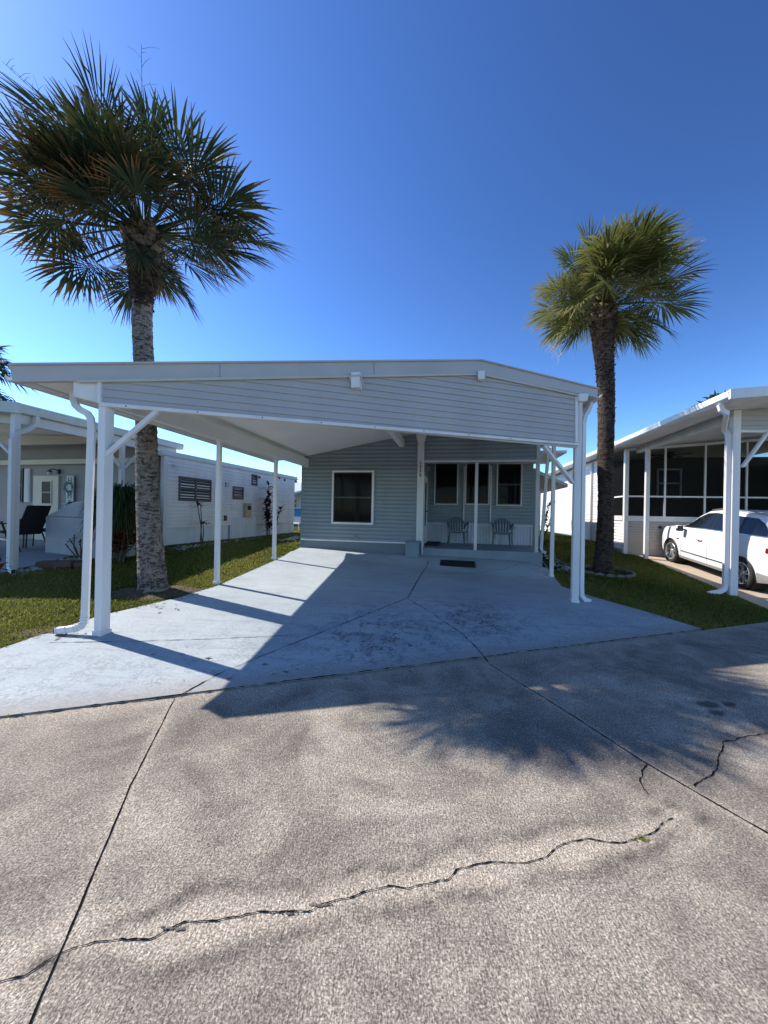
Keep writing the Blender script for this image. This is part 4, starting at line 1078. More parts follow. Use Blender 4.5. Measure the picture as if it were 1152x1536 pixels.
# room behind the screens
part(lambda m: m.box(.1, 7, 4.2, 4.3, -.1, zeb+.3), 'room_wall', mat('screened room wall', (.09,.08,.07), .8, .1, 2), rh)
part(lambda m: m.box(.1, 7, .1, 4.2, -.06, -.02), 'room_floor', SLAB, rh)
a = R_.y(1066-83, 758, 4.19); 
wa = R_.y(984,747,4.19); wb = R_.y(1022,703,4.19)
m = MB()
for bb in ((wa.x, wb.x, wb.z-.07, wb.z), (wa.x, wb.x, wa.z, wa.z+.07), (wa.x, wa.x+.07, wa.z, wb.z), (wb.x-.07, wb.x, wa.z, wb.z), (wa.x, wb.x, (wa.z+wb.z)/2-.03, (wa.z+wb.z)/2+.03)): m.box(bb[0], bb[1], 4.13, 4.2, bb[2], bb[3])
wi = m.build('inner_window', WHITE2, rh); part(lambda m: m.box(wa.x, wb.x, 4.18, 4.19, wa.z, wb.z), 'pane', DGLASS, wi)
fc = R_.y(1005,683,2.2)
fan = thing('ceiling_fan', 'dark ceiling fan hanging inside the screened porch', 'ceiling fan', tuple(MW[rh.name] @ Vector((fc.x, 2.2, fc.z))), .4)
m = MB(); m.tube([(0,0,.0), (0,0,.55)], .018); m.lathe([(0,.1),(.1,.09),(.13,.02),(.1,-.07),(0,-.09)], 16); m.build('motor', BLACK, fan)
for k in range(5):
    m = MB(); m.box(.12, .68, -.07, .07, .0, .012, Matrix.Rotation(k*1.2566, 4, 'Z')); m.build('blade', DARKFR, fan)
# roof: eave runs forward over the driveway
yf = ye; RW = 8.
sl = .085
mb = MB(); xe0 = -.42
def rzf(x): return zeb+.0+sl*(x-xe0)
mb.prism([(xe0+.02, yf+.05, rzf(xe0)), (RW, yf+.05-(RW-xe0)*-.13, rzf(RW)), (RW, RL+.4, rzf(RW)), (xe0+.02, RL+.4, rzf(xe0))], (0,0,zet-zeb-.02)); mb.build('roof', WHITE, rh)
part(lambda m: m.prism([(xe0-.10, yf, zet), (xe0-.12, yf, zet-.03), (xe0-.10, yf, zeb+.03), (xe0-.03, yf, zeb-.02), (xe0+.02, yf, zeb-.02), (xe0+.02, yf, zet)], (0, RL+.4-yf, 0)), 'gutter', WHITE, rh, bev=.004)
dxx = Vector((1, .13, sl))
part(lambda m: m.prism([Vector((xe0-.1, yf-.04, zeb-.02)), Vector((xe0-.1, yf-.04, zet+.01)), Vector((xe0-.1, yf-.04, zet+.01))+dxx*8, Vector((xe0-.1, yf-.04, zeb-.02))+dxx*8], (0,.06,0)), 'fascia', WHITE, rh)
# front gable over driveway
rpb = gnd(1098,893); pl_ = R_.i @ rpb
yg = pl_.y; a = R_.y(1118,645,yg); b = R_.y(1118,600,yg)
m = MB(); Mg2 = Matrix.Translation((pl_.x+.08, yg+.01, 0)) @ Matrix.Rotation(math.atan(.13), 4, 'Z')
siding(m, [(0, a.z), (6, a.z), (6, rzf(pl_.x+6)-.02), (0, rzf(pl_.x)-.02)], .105, .02, Mg2); m.box(0, 6, .005, .03, a.z, b.z, Mg2); gs_ = m.build('gable_siding', GABLE, rh)
m = MB(); m.box(0, 6, -.03, .03, a.z-.05, a.z, Mg2); m.build('bottom_trim', WHITE, gs_)
m = MB(); m.box(pl_.x-.07, pl_.x+.07, yg-.06, yg+.07, pl_.z-.05, rzf(pl_.x)-.01); m.build('post', WHITE, rh, bev=.006)
p2 = R_.i @ gnd(968.5,838.5); m = MB(); m.box(p2.x-.055, p2.x+.055, p2.y-.055, p2.y+.055, p2.z-.05, rzf(p2.x)); m.build('post', WHITE, rh, bev=.006)
m = MB(); m.box(p2.x-.05, p2.x+.08, yg+.1, 0, rzf(p2.x)-.22, rzf(p2.x)-.004); m.build('side_beam', WHITE2, rh)
a = R_.y(1114,700,yg-.02); b = R_.y(1152,648,yg-.02)
m = MB(); m.bar(a, b, .05, .085, (0,1,0)); m.build('brace', WHITE, rh, bev=.003)
xg = xe0-.03; yq = R_.x(1080,609,xg).y; d = [(xg, yq, zeb-.02), (xg+.02, yq-.01, zeb-.13), (xg+.10, yq-.03, zeb-.20), (pl_.x-.17, yg+.06, zeb-.33), (pl_.x-.115, yg+.02, zeb-.46), (pl_.x-.115, yg+.02, pl_.z+.22), (pl_.x-.14, yg+.01, pl_.z+.12), (pl_.x-.26, yg-.02, pl_.z+.06), (pl_.x-.48, yg-.08, pl_.z+.02)]
m = MB(); m.rtube(d, .09, .075); m.build('downspout', WHITE, rh, bev=.004)
a = R_.x(1079,714,pl_.x-.1)
# thin drain pipe on side wall
yw = R_.x(889,770).y
m = MB(); m.rtube([(-.06, yw, zeb-.05), (-.06, yw, .2), (-.1, yw, .08), (-.4, yw-.2, -.0)], .07, .06); m.build('downspout', WHITE2, rh)
part(lambda m: m.box(7, 7.1, 0, RL, -.1, zeb), 'far_wall', RSIDE, rh)
q = R_.y(1046,786-0,-.05); q = R_.y(990,791,-.012); m = MB(); m.lathe([(0,.03),(.05,.025),(.055,0)], 12, Matrix.Translation(q) @ Matrix.Rotation(math.pi/2, 4, 'X')); m.build('wall_vent', BLACK, rh)
# ------------------------------------------------------------------ far things seen through the gap on the left
fh = thing('far_house', 'small white house with teal paned window far behind, left of the blue wall', 'house', tuple(atdepth(440,780,27.)-Vector((0,0,.3))), -rad(12))
fh.location.z = .70; e = fh.rotation_euler.to_matrix().to_4x4(); MW[fh.name] = Matrix.Translation(fh.location) @ e
Q = Pl(fh)
m = MB(); siding(m, [(-3,0), (1.6,0), (1.6,Q.y(440,735).z), (-3,Q.y(440,735).z)], .15, .012); m.box(-3, 1.6, .005, 5, 0, Q.y(440,735).z); m.build('wall', WHITE, fh)
za = Q.y(440,737,-2.).z
m = MB(); m.prism([(-3.4,-2.4,za-.25), (1.0,-2.4,za-.25), (1.0,5,za+1.0), (-3.4,5,za+1.0)], (0,0,.14)); m.build('roof', NBROOF, fh)
a = Q.y(431.5,768); b = Q.y(446.5,748)
m = MB(); m.box(a.x, b.x, -.06, 0, a.z, b.z); wo = m.build('window', WHITE, fh)
xm = (a.x+b.x)/2
for k in range(3):
    for s_ in (0, 1):
        x0 = a.x+.05+s_*(xm-a.x); m = MB(); m.box(x0, x0+(xm-a.x)-.1, -.07, -.055, a.z+.05+k*(b.z-a.z-.06)/3, a.z+(k+1)*(b.z-a.z-.06)/3); m.build('pane', mat('teal glass', (.03,.09,.12), .1, .2, 4), wo)
m = MB(); m.box(.75,.83,-2.3,-2.22,0,za-.1); m.build('roof_post', WHITE, fh)
b = gnd(441,797)
fc_ = thing('lounge_chair', 'white garden lounge chair standing beyond the lawn behind the mobile home', 'chair', (b.x, b.y+1.5, .71), .6)
m = MB(); m.prism([(-.3,-.5,.36), (.3,-.5,.36), (.3,.3,.34), (-.3,.3,.34)], (0,0,.05)); m.build('seat', WHITE, fc_)
m = MB(); m.prism([(-.3,.26,.36), (.3,.26,.36), (.3,.62,1.05), (-.3,.62,1.05)], (0,.05,0)); m.build('backrest', WHITE, fc_)
for sx in (-.28, .28):
    for sy in (-.45, .4): m = MB(); m.tube([(sx, sy, 0), (sx, sy*.8, .38)], .025); m.build('leg', WHITE, fc_)
t = thing('towel', 'turquoise towel draped over the white lounge chair', 'towel', tuple(Vector(fc_.location)+Vector((0,0,1.05))), .6)
m = MB(); v = []
for i in range(9):
    for j in range(7):
        u = i/8-.5; x = (j/6-.5)*.6; v.append((x, .62+.06+u*.3-.10, -abs(u)*.9+.09+.02*math.sin(j*2.1+i)))
m.add(v, [(i*7+j, i*7+j+1, (i+1)*7+j+1, (i+1)*7+j) for i in range(8) for j in range(6)]); m.build('cloth', BLUECLOTH, t, smooth=True)
# ------------------------------------------------------------------ palms
US = np.array([0., .28, .56, .80, 1.])
def frond_arrays(base, d, Lp, Lb, droop, rng, n=34, dry=.5, spread=1.95, var=None, tipdroop=.5, fold=.25):
    base = np.array(base, float); d = np.array(d, float); d /= np.linalg.norm(d)
    g = np.array([0, 0, -1.])
    ts = np.linspace(0, 1, 7); pts = base+d*Lp*ts[:,None]+g*(droop*Lp*ts[:,None]**2)
    T = d+2*droop*g; T /= np.linalg.norm(T); Hb = pts[-1]
    S = np.cross(T, [0,0,1.]); 
    if np.linalg.norm(S) < .1: S = np.array([1.,0,0])
    S /= np.linalg.norm(S); S = S*math.cos(.0)+0*T
    roll = rng.normal(0, .45); Nn = np.cross(S, T); S2 = S*math.cos(roll)+Nn*math.sin(roll); Nn = np.cross(S2, T); S = S2
    V = []; Fc = []; U = []; VA = []; DR = []; cnt = 0
    va = rng.uniform(0, 1) if var is None else var; dr = np.clip(dry+rng.normal(0, .25), 0, 1)
    # petiole: flattened strip with triangular section
    w = np.linspace(.030, .014, 7); pv = []
    for i in range(7): pv += [pts[i]-S*w[i], pts[i]+S*w[i], pts[i]-Nn*w[i]]
    V += pv; U += [.3]*21; VA += [min(1, va+.3)]*21; DR += [0]*21
    for i in range(6):
        for j in range(3): j2 = (j+1) % 3; Fc.append((i*3+j, i*3+j2, i*3+3+j2, i*3+3+j))
    cnt = 21; dphi = 2*spread/(n-1)
    for k in range(n):
        ph = -spread+dphi*k+rng.normal(0, .02)
        ln = Lb*(.62+.38*math.cos(ph*.75))*rng.uniform(.88, 1.08)
        dirv = math.cos(ph)*T+math.sin(ph)*S+Nn*fold*abs(math.sin(ph))*(1 if k % 2 else .92)+rng.normal(0, .035, 3)
        dirv /= np.linalg.norm(dirv)
        st_ = Hb+T*(.22*Lb*max(0, math.cos(ph)))+g*.05*Lb*max(0, math.cos(ph))
        side = np.cross(dirv, Nn); side /= (np.linalg.norm(side)+1e-9)
        kd = tipdroop*rng.uniform(.5, 1.4); broken = rng.uniform() < .12
        for u in US:
            if broken and u > .6: gg = kd*ln*(u*u)*1.8
            else: gg = kd*ln*(u**2.4)
            c = st_+dirv*ln*u+g*gg
            ww = ln*u*dphi*.50 if u < .6 else ln*.56*dphi*.50*(1-(u-.56)/.45)**.85
            ww = max(ww, .002)
            V += [c-side*ww, c+Nn*ww*.55, c+side*ww]; U += [u]*3; VA += [np.clip(va+rng.normal(0,.12),0,1)]*3; DR += [np.clip(dr*rng.uniform(.3,1.4),0,1)]*3
        for i in range(4):
            for j in range(2):
                a = cnt+i*3+j; Fc.append((a, a+1, a+4, a+3))
        cnt += 15
    return np.array(V), np.array(Fc), U, VA, DR
def crown(name, mat_, parent, base, specs, rng, **kw):
    VV = []; FF = []; UU = []; AA = []; DD = []; n0 = 0
    for s in specs:
        k = dict(kw); k.update(s[5] if len(s) > 5 else {})
        v, f, u, a, d = frond_arrays(np.array(base)+rng.normal(0, .05, 3)+np.array(s[0])*.12, s[0], s[1], s[2], s[3], rng, dry=s[4], **k)
        VV.append(v); FF.append(f+n0); UU += list(u); AA += list(a); DD += list(d); n0 += len(v)
    return npmesh(name, np.concatenate(VV), np.concatenate(FF), mat_, parent, {'u': UU, 'var': AA, 'dry': DD})
def trunk(name, mat_, parent, pts, rs, rng, ring=.02, n=26, rows=110):
    pts = np.array(pts, float); rs = np.array(rs, float); tt = np.linspace(0, 1, len(pts)); t = np.linspace(0, 1, rows)
    P = np.stack([np.interp(t, tt, pts[:,i]) for i in range(3)], 1); 
    k = np.ones(9)/9
    for i in range(2): pp = np.pad(P[:,i], 4, mode='edge'); P[:,i] = np.convolve(pp, k, 'valid')
    r = np.interp(t, tt, rs); a = np.linspace(0, 2*np.pi, n, endpoint=False)
    z = P[:,2]; rg = ring*(np.sin(z*34+rng.uniform(0,6))*.35)[:,None]
    jit = rng.normal(0, ring*.38, (rows, n)); 
    R = r[:,None]+rg*.6+jit+ring*.5*np.sin(a*3+z[:,None]*2.1)
    V = np.stack([P[:,0:1]+R*np.cos(a), P[:,1:2]+R*np.sin(a), np.repeat(z[:,None], n, 1)], 2).reshape(-1, 3)
    i, j = np.meshgrid(np.arange(rows-1), np.arange(n), indexing='ij'); j2 = (j+1) % n
    Fc = np.stack([i*n+j, i*n+j2, (i+1)*n+j2, (i+1)*n+j], 2).reshape(-1, 4)
    return npmesh(name, V, Fc, mat_, parent, smooth=True)
def boots(name, mat_, parent, pts, rs, z0, z1, count, rng, size=.16, up=.75, droop=False):
    pts = np.array(pts, float); VV = []; FF = []; n0 = 0; zs = pts[:,2]
    for i in range(count):
        z = z0+(z1-z0)*(i+rng.uniform(0,.8))/count; x = np.interp(z, zs, pts[:,0]); y = np.interp(z, zs, pts[:,1]); r = np.interp(z, zs, rs)
        a = i*2.39996+rng.normal(0,.12); rd = np.array([math.cos(a), math.sin(a), 0]); tg = np.array([-math.sin(a), math.cos(a), 0])
        L_ = size*rng.uniform(.55, 1.25); w = size*.38*rng.uniform(.8,1.2)
        ax = rd*rng.uniform(.35,.75)+np.array([0,0,up]); ax /= np.linalg.norm(ax); nr = np.cross(tg, ax)
        o = np.array([x, y, z])+rd*(r-.03)
        for (t, ws, th) in ((0, 1.25, .03), (.6, .8, .022), (1., .55, .014)):
            c = o+ax*L_*t
            VV += [c-tg*w*ws, c+tg*w*ws, c+tg*w*ws*.8-nr*th, c-tg*w*ws*.8-nr*th]
        for s_ in (0, 4):
            for j in range(4): j2 = (j+1) % 4; FF.append((n0+s_+j, n0+s_+j2, n0+s_+4+j2, n0+s_+4+j))
        FF.append((n0+8, n0+9, n0+10, n0+11)); n0 += 12
    return npmesh(name, VV, FF, mat_, parent)
def dirv(px_ang, depth=0.):
    """direction in the upright plane facing the street: angle from +x, plus a component towards (-) or away (+)"""
    a = rad(px_ang); v = np.array([math.cos(a), depth, math.sin(a)]); return v/np.linalg.norm(v)
# --- left palm
rng = np.random.default_rng(5)
yp = P1.y+.0
def pp(px, py, y=None): return np.array(atdepth(px, py, y or yp))
palm = thing('palm_tree', 'tall leaning palm with large dark crown and grey trunk on the left lawn', 'palm tree', tuple(P1))
tp = [pp(231,893), pp(229,870), pp(227,840), pp(225,800), pp(222,745), pp(220,690), pp(219,640), pp(217,560), pp(214,500), pp(213,455)]
def rw_(px): return px*yp/F/2
tr = [rw_(x) for x in (43, 39, 36, 33, 31, 29.5, 28, 27, 26.5, 27)]
trunk('trunk', BARK, palm, tp, tr, rng, .008, 28, 150)
t2 = [pp(213,462), pp(213,440), pp(214,420), pp(215,395), pp(215,375), pp(215,350)]; r2 = [rw_(x) for x in (28, 30, 38, 43, 47, 42)]
trunk('fibre_collar', FIBRE, palm, t2, r2, rng, .03, 26, 40)
FS = .93
boots('leaf_boots', BOOT, palm, t2, r2, pp(215,398)[2], pp(215,352)[2], 40, rng, .23, 1.0)
base = pp(214,352)
sp = []
# fans placed after the photograph: (image angle, depth, petiole, blade, droop, dryness)
for ang, dep, lp, lb, dr, dry in (
    (128,-.1,1.75,1.55,.02,.30),(117,.15,1.65,1.5,.02,.5),(106,-.3,1.4,1.4,.03,.6),(97,.2,1.45,1.25,.03,.3),(84,-.1,1.35,1.25,.04,.15),
    (75,.3,1.3,1.2,.05,.15),(64,-.2,1.25,1.2,.07,.15),(52,.1,1.25,1.15,.09,.3),(40,-.3,1.2,1.15,.12,.2),(34,.3,1.35,1.2,.10,.2),
    (22,-.1,1.35,1.2,.20,.25),(12,.2,1.35,1.2,.28,.5),(2,-.2,1.15,1.1,.35,.6),(-8,.1,1.1,1.05,.42,.5),
    (-28,-.2,.95,1.0,.55,.35),(-48,.3,.75,.95,.55,.5),(-60,-.6,.6,.9,.5,.4),
    (140,.0,1.6,1.45,.06,.9),(150,-.3,1.5,1.4,.09,1.),(158,.2,1.6,1.3,.12,.6),(166,-.15,1.45,1.3,.16,.4),(172,.3,1.5,1.3,.2,.3),
    (180,-.2,1.4,1.3,.22,.7),(186,.2,1.5,1.25,.26,.8),(176,-.5,1.2,1.25,.3,.5),(196,.1,1.2,1.1,.32,.8),
    (238,.2,.75,.85,.45,.8),(225,.7,.8,.85,.4,.5)):
    sp.append((dirv(ang, dep), lp, lb*.86, dr*.5, dry))
for i in range(len(sp)):
    d0, lp, lb, dr, dry = sp[i]; sp[i] = (d0, lp*.95, lb*.98, dr, dry)
    if i % 3 == 0 or d0[2] < .12: continue
    j = np.array(d0)+rng.normal(0, .16, 3)+np.array([0, rng.normal(0, .3), 0]); sp.append((j/np.linalg.norm(j), lp*rng.uniform(.5, .75), lb*rng.uniform(.85,1.), dr*.8, min(1., dry+rng.uniform(-.1,.3))))
for i in range(30):     # fans pointing towards and away from the street
    ang = rng.uniform(12, 168); dep = rng.choice([-1, 1])*rng.uniform(.7, 2.2)
    sp.append((dirv(ang, dep), rng.uniform(.55, 1.35), rng.uniform(.85, 1.1), .04+.12*(1-math.sin(rad(ang))), rng.uniform(.05, .8)))
sp = [(d0, lp*FS*(.80 if d0[1] < -.4 else 1)*(.86 if d0[2] < .1 else 1), lb*FS*(.85 if d0[1] < -.4 else 1)*(.88 if d0[2] < .1 else 1), dr*(.5 if d0[2] < .5 else 1), min(1., dry+(.10 if d0[2] < .3 else -.05))) for d0, lp, lb, dr, dry in sp]
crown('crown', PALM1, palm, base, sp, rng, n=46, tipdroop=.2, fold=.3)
def stalk(parent, p, tip, mat_, n=14):
    m = MB(); p = Vector(p); tip = Vector(tip); pts = [p.lerp(tip, t)+Vector((0,0,.25*math.sin(t*3))) for t in (0,.2,.4,.6,.8,1)]
    m.tube(pts, [.010,.008,.007,.005,.004,.003], 5)
    for i in range(n):
        t = .45+.55*i/n; b = p.lerp(tip, t)+Vector((0,0,.25*math.sin(t*3)))
        q = b+Vector((random.uniform(-1,1), random.uniform(-.6,.6), random.uniform(-.2,.8)))*.28
        m.tube([b, b.lerp(q,.5)+Vector((0,0,.03)), q], [.003,.0025,.0015], 4)
    return m.build('flower_stalk', TWIG, parent, world=True)
stalk(palm, base, pp(3,95), TWIG, 18); stalk(palm, base, pp(212,70), TWIG, 18); stalk(palm, base, pp(398,298), TWIG, 8)
# --- right palm
rng = np.random.default_rng(9); yp = P2.y
palm2 = thing('palm_tree', 'palm with rough dark brown trunk ringed by scalloped edging on the right lawn', 'palm tree', tuple(P2))
tp = [pp(905,864), pp(905,845), pp(906.5,815), pp(908,780), pp(909,740), pp(908,700), pp(909,640), pp(909,590), pp(907,545), pp(905,515), pp(904,490), pp(905,472)]
tr = [rw_(x) for x in (29, 27, 24, 22, 21, 21, 22, 23, 25, 29, 34, 30)]
trunk('trunk', BARK2, palm2, tp, tr, rng, .012, 26, 150)
boots('leaf_boots', FIBRE, palm2, tp, np.array(tr), pp(909,640)[2], pp(905,488)[2], 260, rng, .085, .8)
boots('leaf_boots', BOOT, palm2, tp, np.array(tr), pp(905,490)[2], pp(905,472)[2], 26, rng, .24, 1.1)
base = pp(907,457); sp = []
for ang, dep, lp, lb, dr, dry in (
    (112,-.1,1.35,1.25,.03,.2),(100,.3,1.3,1.2,.03,.2),(88,-.2,1.3,1.25,.03,.15),(76,.2,1.4,1.3,.03,.1),(64,-.1,1.5,1.5,.03,.1),(55,.3,1.5,1.4,.05,.1),
    (45,-.2,1.5,1.4,.07,.1),(36,.1,1.5,1.35,.09,.1),(27,-.3,1.4,1.35,.12,.15),(18,.2,1.45,1.3,.15,.15),(8,-.1,1.3,1.3,.22,.2),(0,.3,1.3,1.25,.28,.2),
    (-10,-.2,1.1,1.2,.38,.2),(-25,.2,1.0,1.15,.5,.2),(-42,-.1,.8,1.05,.55,.2),(-55,.5,.6,.95,.55,.2),
    (125,.1,1.3,1.1,.06,.3),(138,-.2,1.3,1.05,.10,.4),(150,.2,1.25,1.0,.15,.4),(162,-.1,1.25,1.0,.22,.6),(172,.2,1.25,1.0,.30,.6),(182,-.3,1.15,1.0,.36,.8),(192,.2,1.2,1.0,.42,.9),
    (202,-.1,1.1,1.0,.42,.9),(212,.3,.95,.95,.45,.8),(186,-.7,1.1,1.0,.4,.9)):
    sp.append((dirv(ang, dep), lp*.90, lb*.80, dr*.6, dry))
for i in range(len(sp)):
    d0, lp, lb, dr, dry = sp[i]; sp[i] = (d0, lp*.92, lb, dr, dry)
    j = np.array(d0)+rng.normal(0, .16, 3)+np.array([0, rng.normal(0, .3), 0]); sp.append((j/np.linalg.norm(j), lp*rng.uniform(.5, .75), lb*rng.uniform(.85,1.), dr*.8, dry))
for i in range(44):
    ang = rng.uniform(0, 178); dep = rng.choice([-1, 1])*rng.uniform(.7, 2.2)
    sp.append((dirv(ang, dep), rng.uniform(.5, 1.15), rng.uniform(.8, 1.0), .05+.15*(1-math.sin(rad(ang))), rng.uniform(.0, .6)))
sp = [(d0, lp*.97*(.85 if d0[2] < .1 else 1), lb*.97*(.85 if d0[2] < .1 else 1), dr*.8, dry) for d0, lp, lb, dr, dry in sp]
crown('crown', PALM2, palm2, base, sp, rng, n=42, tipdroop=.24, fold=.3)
# scalloped edging round its foot
ed = thing('tree_ring_edging', 'ring of pale scalloped concrete edging around the right palm', 'edging', (P2.x, P2.y, P2.z))
m_ = MB()
for k in range(17):
    an = k/17*2*math.pi; rx, ry = .62, .50
    x = P2.x+.05+rx*math.cos(an); y = P2.y+ry*math.sin(an); z = ter(x, y); tg = Vector((-rx*math.sin(an), ry*math.cos(an), 0)).normalized()
    nn = Vector((tg.y, -tg.x, 0)); b = Vector((x, y, z-.03)); out = []
    for q in range(9): aa = math.pi*q/8; out.append(b+tg*(.105*math.cos(aa))+Vector((0,0,.055+.045*math.sin(aa))))
    m = MB(); m.prism([b-tg*.105]+out[::-1]+[b+tg*.105], nn*.06); m.build('edging_stone', EDGER, ed, world=True, bev=.008)
# --- distant palms
def far_palm(px, py, y, R, label, seed, nf=26, gz=.7, n=16):
    rng = np.random.default_rng(seed); c = atdepth(px, py, y); t = thing('palm_tree', label, 'palm tree', (c.x, c.y, gz), group='palms in the distance')
    pts = [(c.x, c.y, gz-.1), (c.x+.1, c.y, (gz+c.z)/2), (c.x, c.y, c.z-.2)]
    trunk('trunk', BARK, t, pts, [.2, .16, .16], rng, .01, 12, 30)
    sp = []
    for i in range(nf):
        a = rng.uniform(0, 6.283); el = rng.uniform(-.35, 1.35); d = np.array([math.cos(a)*math.cos(el), math.sin(a)*math.cos(el), math.sin(el)])
        sp.append((d, R*.45, R*.55, .05+.3*(1-math.sin(max(0, el))), rng.uniform(0, .5)))
    crown('crown', PALM1, t, (c.x, c.y, c.z-.2), sp, rng, n=n)
far_palm(-72, 552, 11., 1.75, 'palm whose frond tips reach in at the left edge of the picture', 3, 34, .7, 26)
far_palm(283, 697, 44, 1.4, 'distant palm crown rising over the roof of the long white mobile home', 4)
far_palm(300, 700, 47, 1.3, 'small distant palm crown just right of the other one over the white roof', 14)
far_palm(438, 728, 42, 1.3, 'distant palm crown above the far house beside the blue wall', 6)
far_palm(1078, 618, 24, 1.7, 'palm crown showing above the roof of the screened house', 8, 34)
# ------------------------------------------------------------------ shrubs
def strap(V, Fc, A, base, d, L_, w, droop, rng, var, dry=.3):
    d = np.array(d, float); d /= np.linalg.norm(d); s = np.cross(d, [0,0,1.]); s = s/(np.linalg.norm(s)+1e-6); n0 = len(V); k = 4
    for u in (0, .33, .66, 1.):
        c = np.array(base)+d*L_*u+np.array([0,0,-1.])*droop*L_*u*u; ww = w*(math.sin(math.pi*min(.97, .12+u*.86))+.05)
        V += [c-s*ww, c+s*ww]; A[0].extend([u]*2); A[1].extend([var]*2); A[2].extend([dry]*2)
    for i in range(3): Fc.append((n0+2*i, n0+2*i+1, n0+2*i+3, n0+2*i+2))
def ti_plant(name, label, stems, mat_, rng, leaf=.30, w=.032, nl=16, group=None, per=None):
    b = stems[0][0]; t = thing(name, label, 'plant', tuple(b), group=group)
    V = []; Fc = []; A = ([], [], [])
    for (p, q, nl_) in stems:
        p = Vector(p); q = Vector(q); m = MB(); mid = p.lerp(q, .5)+Vector((rng.normal(0,.03), rng.normal(0,.03), 0))
        m.tube([p-Vector((0,0,.05)), mid, q], [.016,.013,.010], 6); m.build('stem', TWIG, t, world=True)
        for i in range(nl_):
            f = 1-(i/nl_)**1.2*(per or .25); c = p.lerp(q, f); a = i*2.4+rng.normal(0,.3); el = rng.uniform(.0, 1.1)
            strap(V, Fc, A, c, (math.cos(a)*math.cos(el), math.sin(a)*math.cos(el), math.sin(el)), leaf*rng.uniform(.6,1.2), w, .35, rng, rng.uniform(0,1), rng.uniform(0,.6))
    npmesh('foliage', V, Fc, mat_, t, {'u': A[0], 'var': A[1], 'dry': A[2]}); return t
rng = np.random.default_rng(21)
def wallpt(px, py, dx=.35): return MW[lh.name] @ L.x(px, py, dx)
def wp(px, pyb, pyt, dx=.35):
    b = wallpt(px, pyb, dx); t = wallpt(px, pyt, dx); return b, t
b = wallpt(303,816); 
ti_plant('ti_plant', 'thin bare stemmed purple plant against the white wall under the wide louvre window', [(wallpt(303,816), wallpt(296,757), 5), (wallpt(300,815), wallpt(301,756), 7), (wallpt(303,816), wallpt(304.5,784), 16)], TI, rng, .26, .03, per=.06)
ti_plant('ti_plant', 'tall bushy purple ti plant against the white wall behind the rear carport post', [(wallpt(400,806), wallpt(403,726), 34), (wallpt(403,806), wallpt(398,748), 30), (wallpt(401,806), wallpt(404,742), 34), (wallpt(405,806), wallpt(402,765), 22), (wallpt(406,806), wallpt(421,762), 18)], TI, rng, .40, .05, per=.8)
# ponytail plant and croton by the post
b = gnd(184,839); top = atdepth(182,740,b.y)
t = thing('ponytail_palm', 'dense dark green ponytail plant with long drooping leaves between the post and the left palm', 'plant', tuple(b))
m = MB(); m.tube([b, b.lerp(top,.5)+Vector((.05,0,0)), top], [.07,.05,.05], 8); m.build('stem', BARK2, t, world=True)
V = []; Fc = []; A = ([], [], [])
for i in range(3600):
    a = rng.uniform(0, 6.283); r = .42*math.sqrt(rng.uniform()); el = rng.uniform(-.2, 1.2)
    c = np.array(top)+np.array([r*math.cos(a)*.85, r*math.sin(a)*.8, rng.uniform(-.55,.12)])
    strap(V, Fc, A, c, (math.cos(a)*math.cos(el), math.sin(a)*math.cos(el), math.sin(el)), rng.uniform(.22,.56), rng.uniform(.007,.014), rng.uniform(.45,1.5), rng, rng.uniform(0,1), rng.uniform(0,.5))
npmesh('foliage', V, Fc, PONY, t, {'u': A[0], 'var': A[1], 'dry': A[2]})
st_ = [(b+Vector((rng.normal(0,.12), -.25+rng.normal(0,.06), .0)), Vector(atdepth(186+rng.uniform(-30,28), rng.uniform(772,815), b.y-.25)), 26) for i in range(13)]
ti_plant('croton_plant', 'croton shrub with dark red and orange leaves below the ponytail plant', st_, CROTON, rng, .26, .045, per=.7)
b = gnd(120,838)
ti_plant('bare_shrub', 'nearly leafless small shrub at the edge of the left patio', [(b, atdepth(122+x, yy, b.y), 5) for x, yy in ((-18,808),(-10,802),(-2,812),(6,798),(-24,816))], PONY, rng, .09, .02, per=.3)
b = gnd(-6,872)
ti_plant('croton_plant', 'orange and green croton leaves poking in at the left edge beside the left carport post', [(b, atdepth(x, yy, b.y), 12) for x, yy in ((-4,838),(-12,846),(-20,840),(-2,850))], CROTON, rng, .22, .035, per=.5)
b = gnd(815,822)
ti_plant('ti_plant', 'dark stemmed plant against the sunlit white wall beyond the porch corner', [(b+Vector((.35,1.0,.05)), atdepth(x, yy, b.y+1.0), k) for x, yy, k in ((822,755,14),(828,745,8),(818,772,16),(833,752,6),(824,786,14))], TI, rng, .30, .035, per=.6)
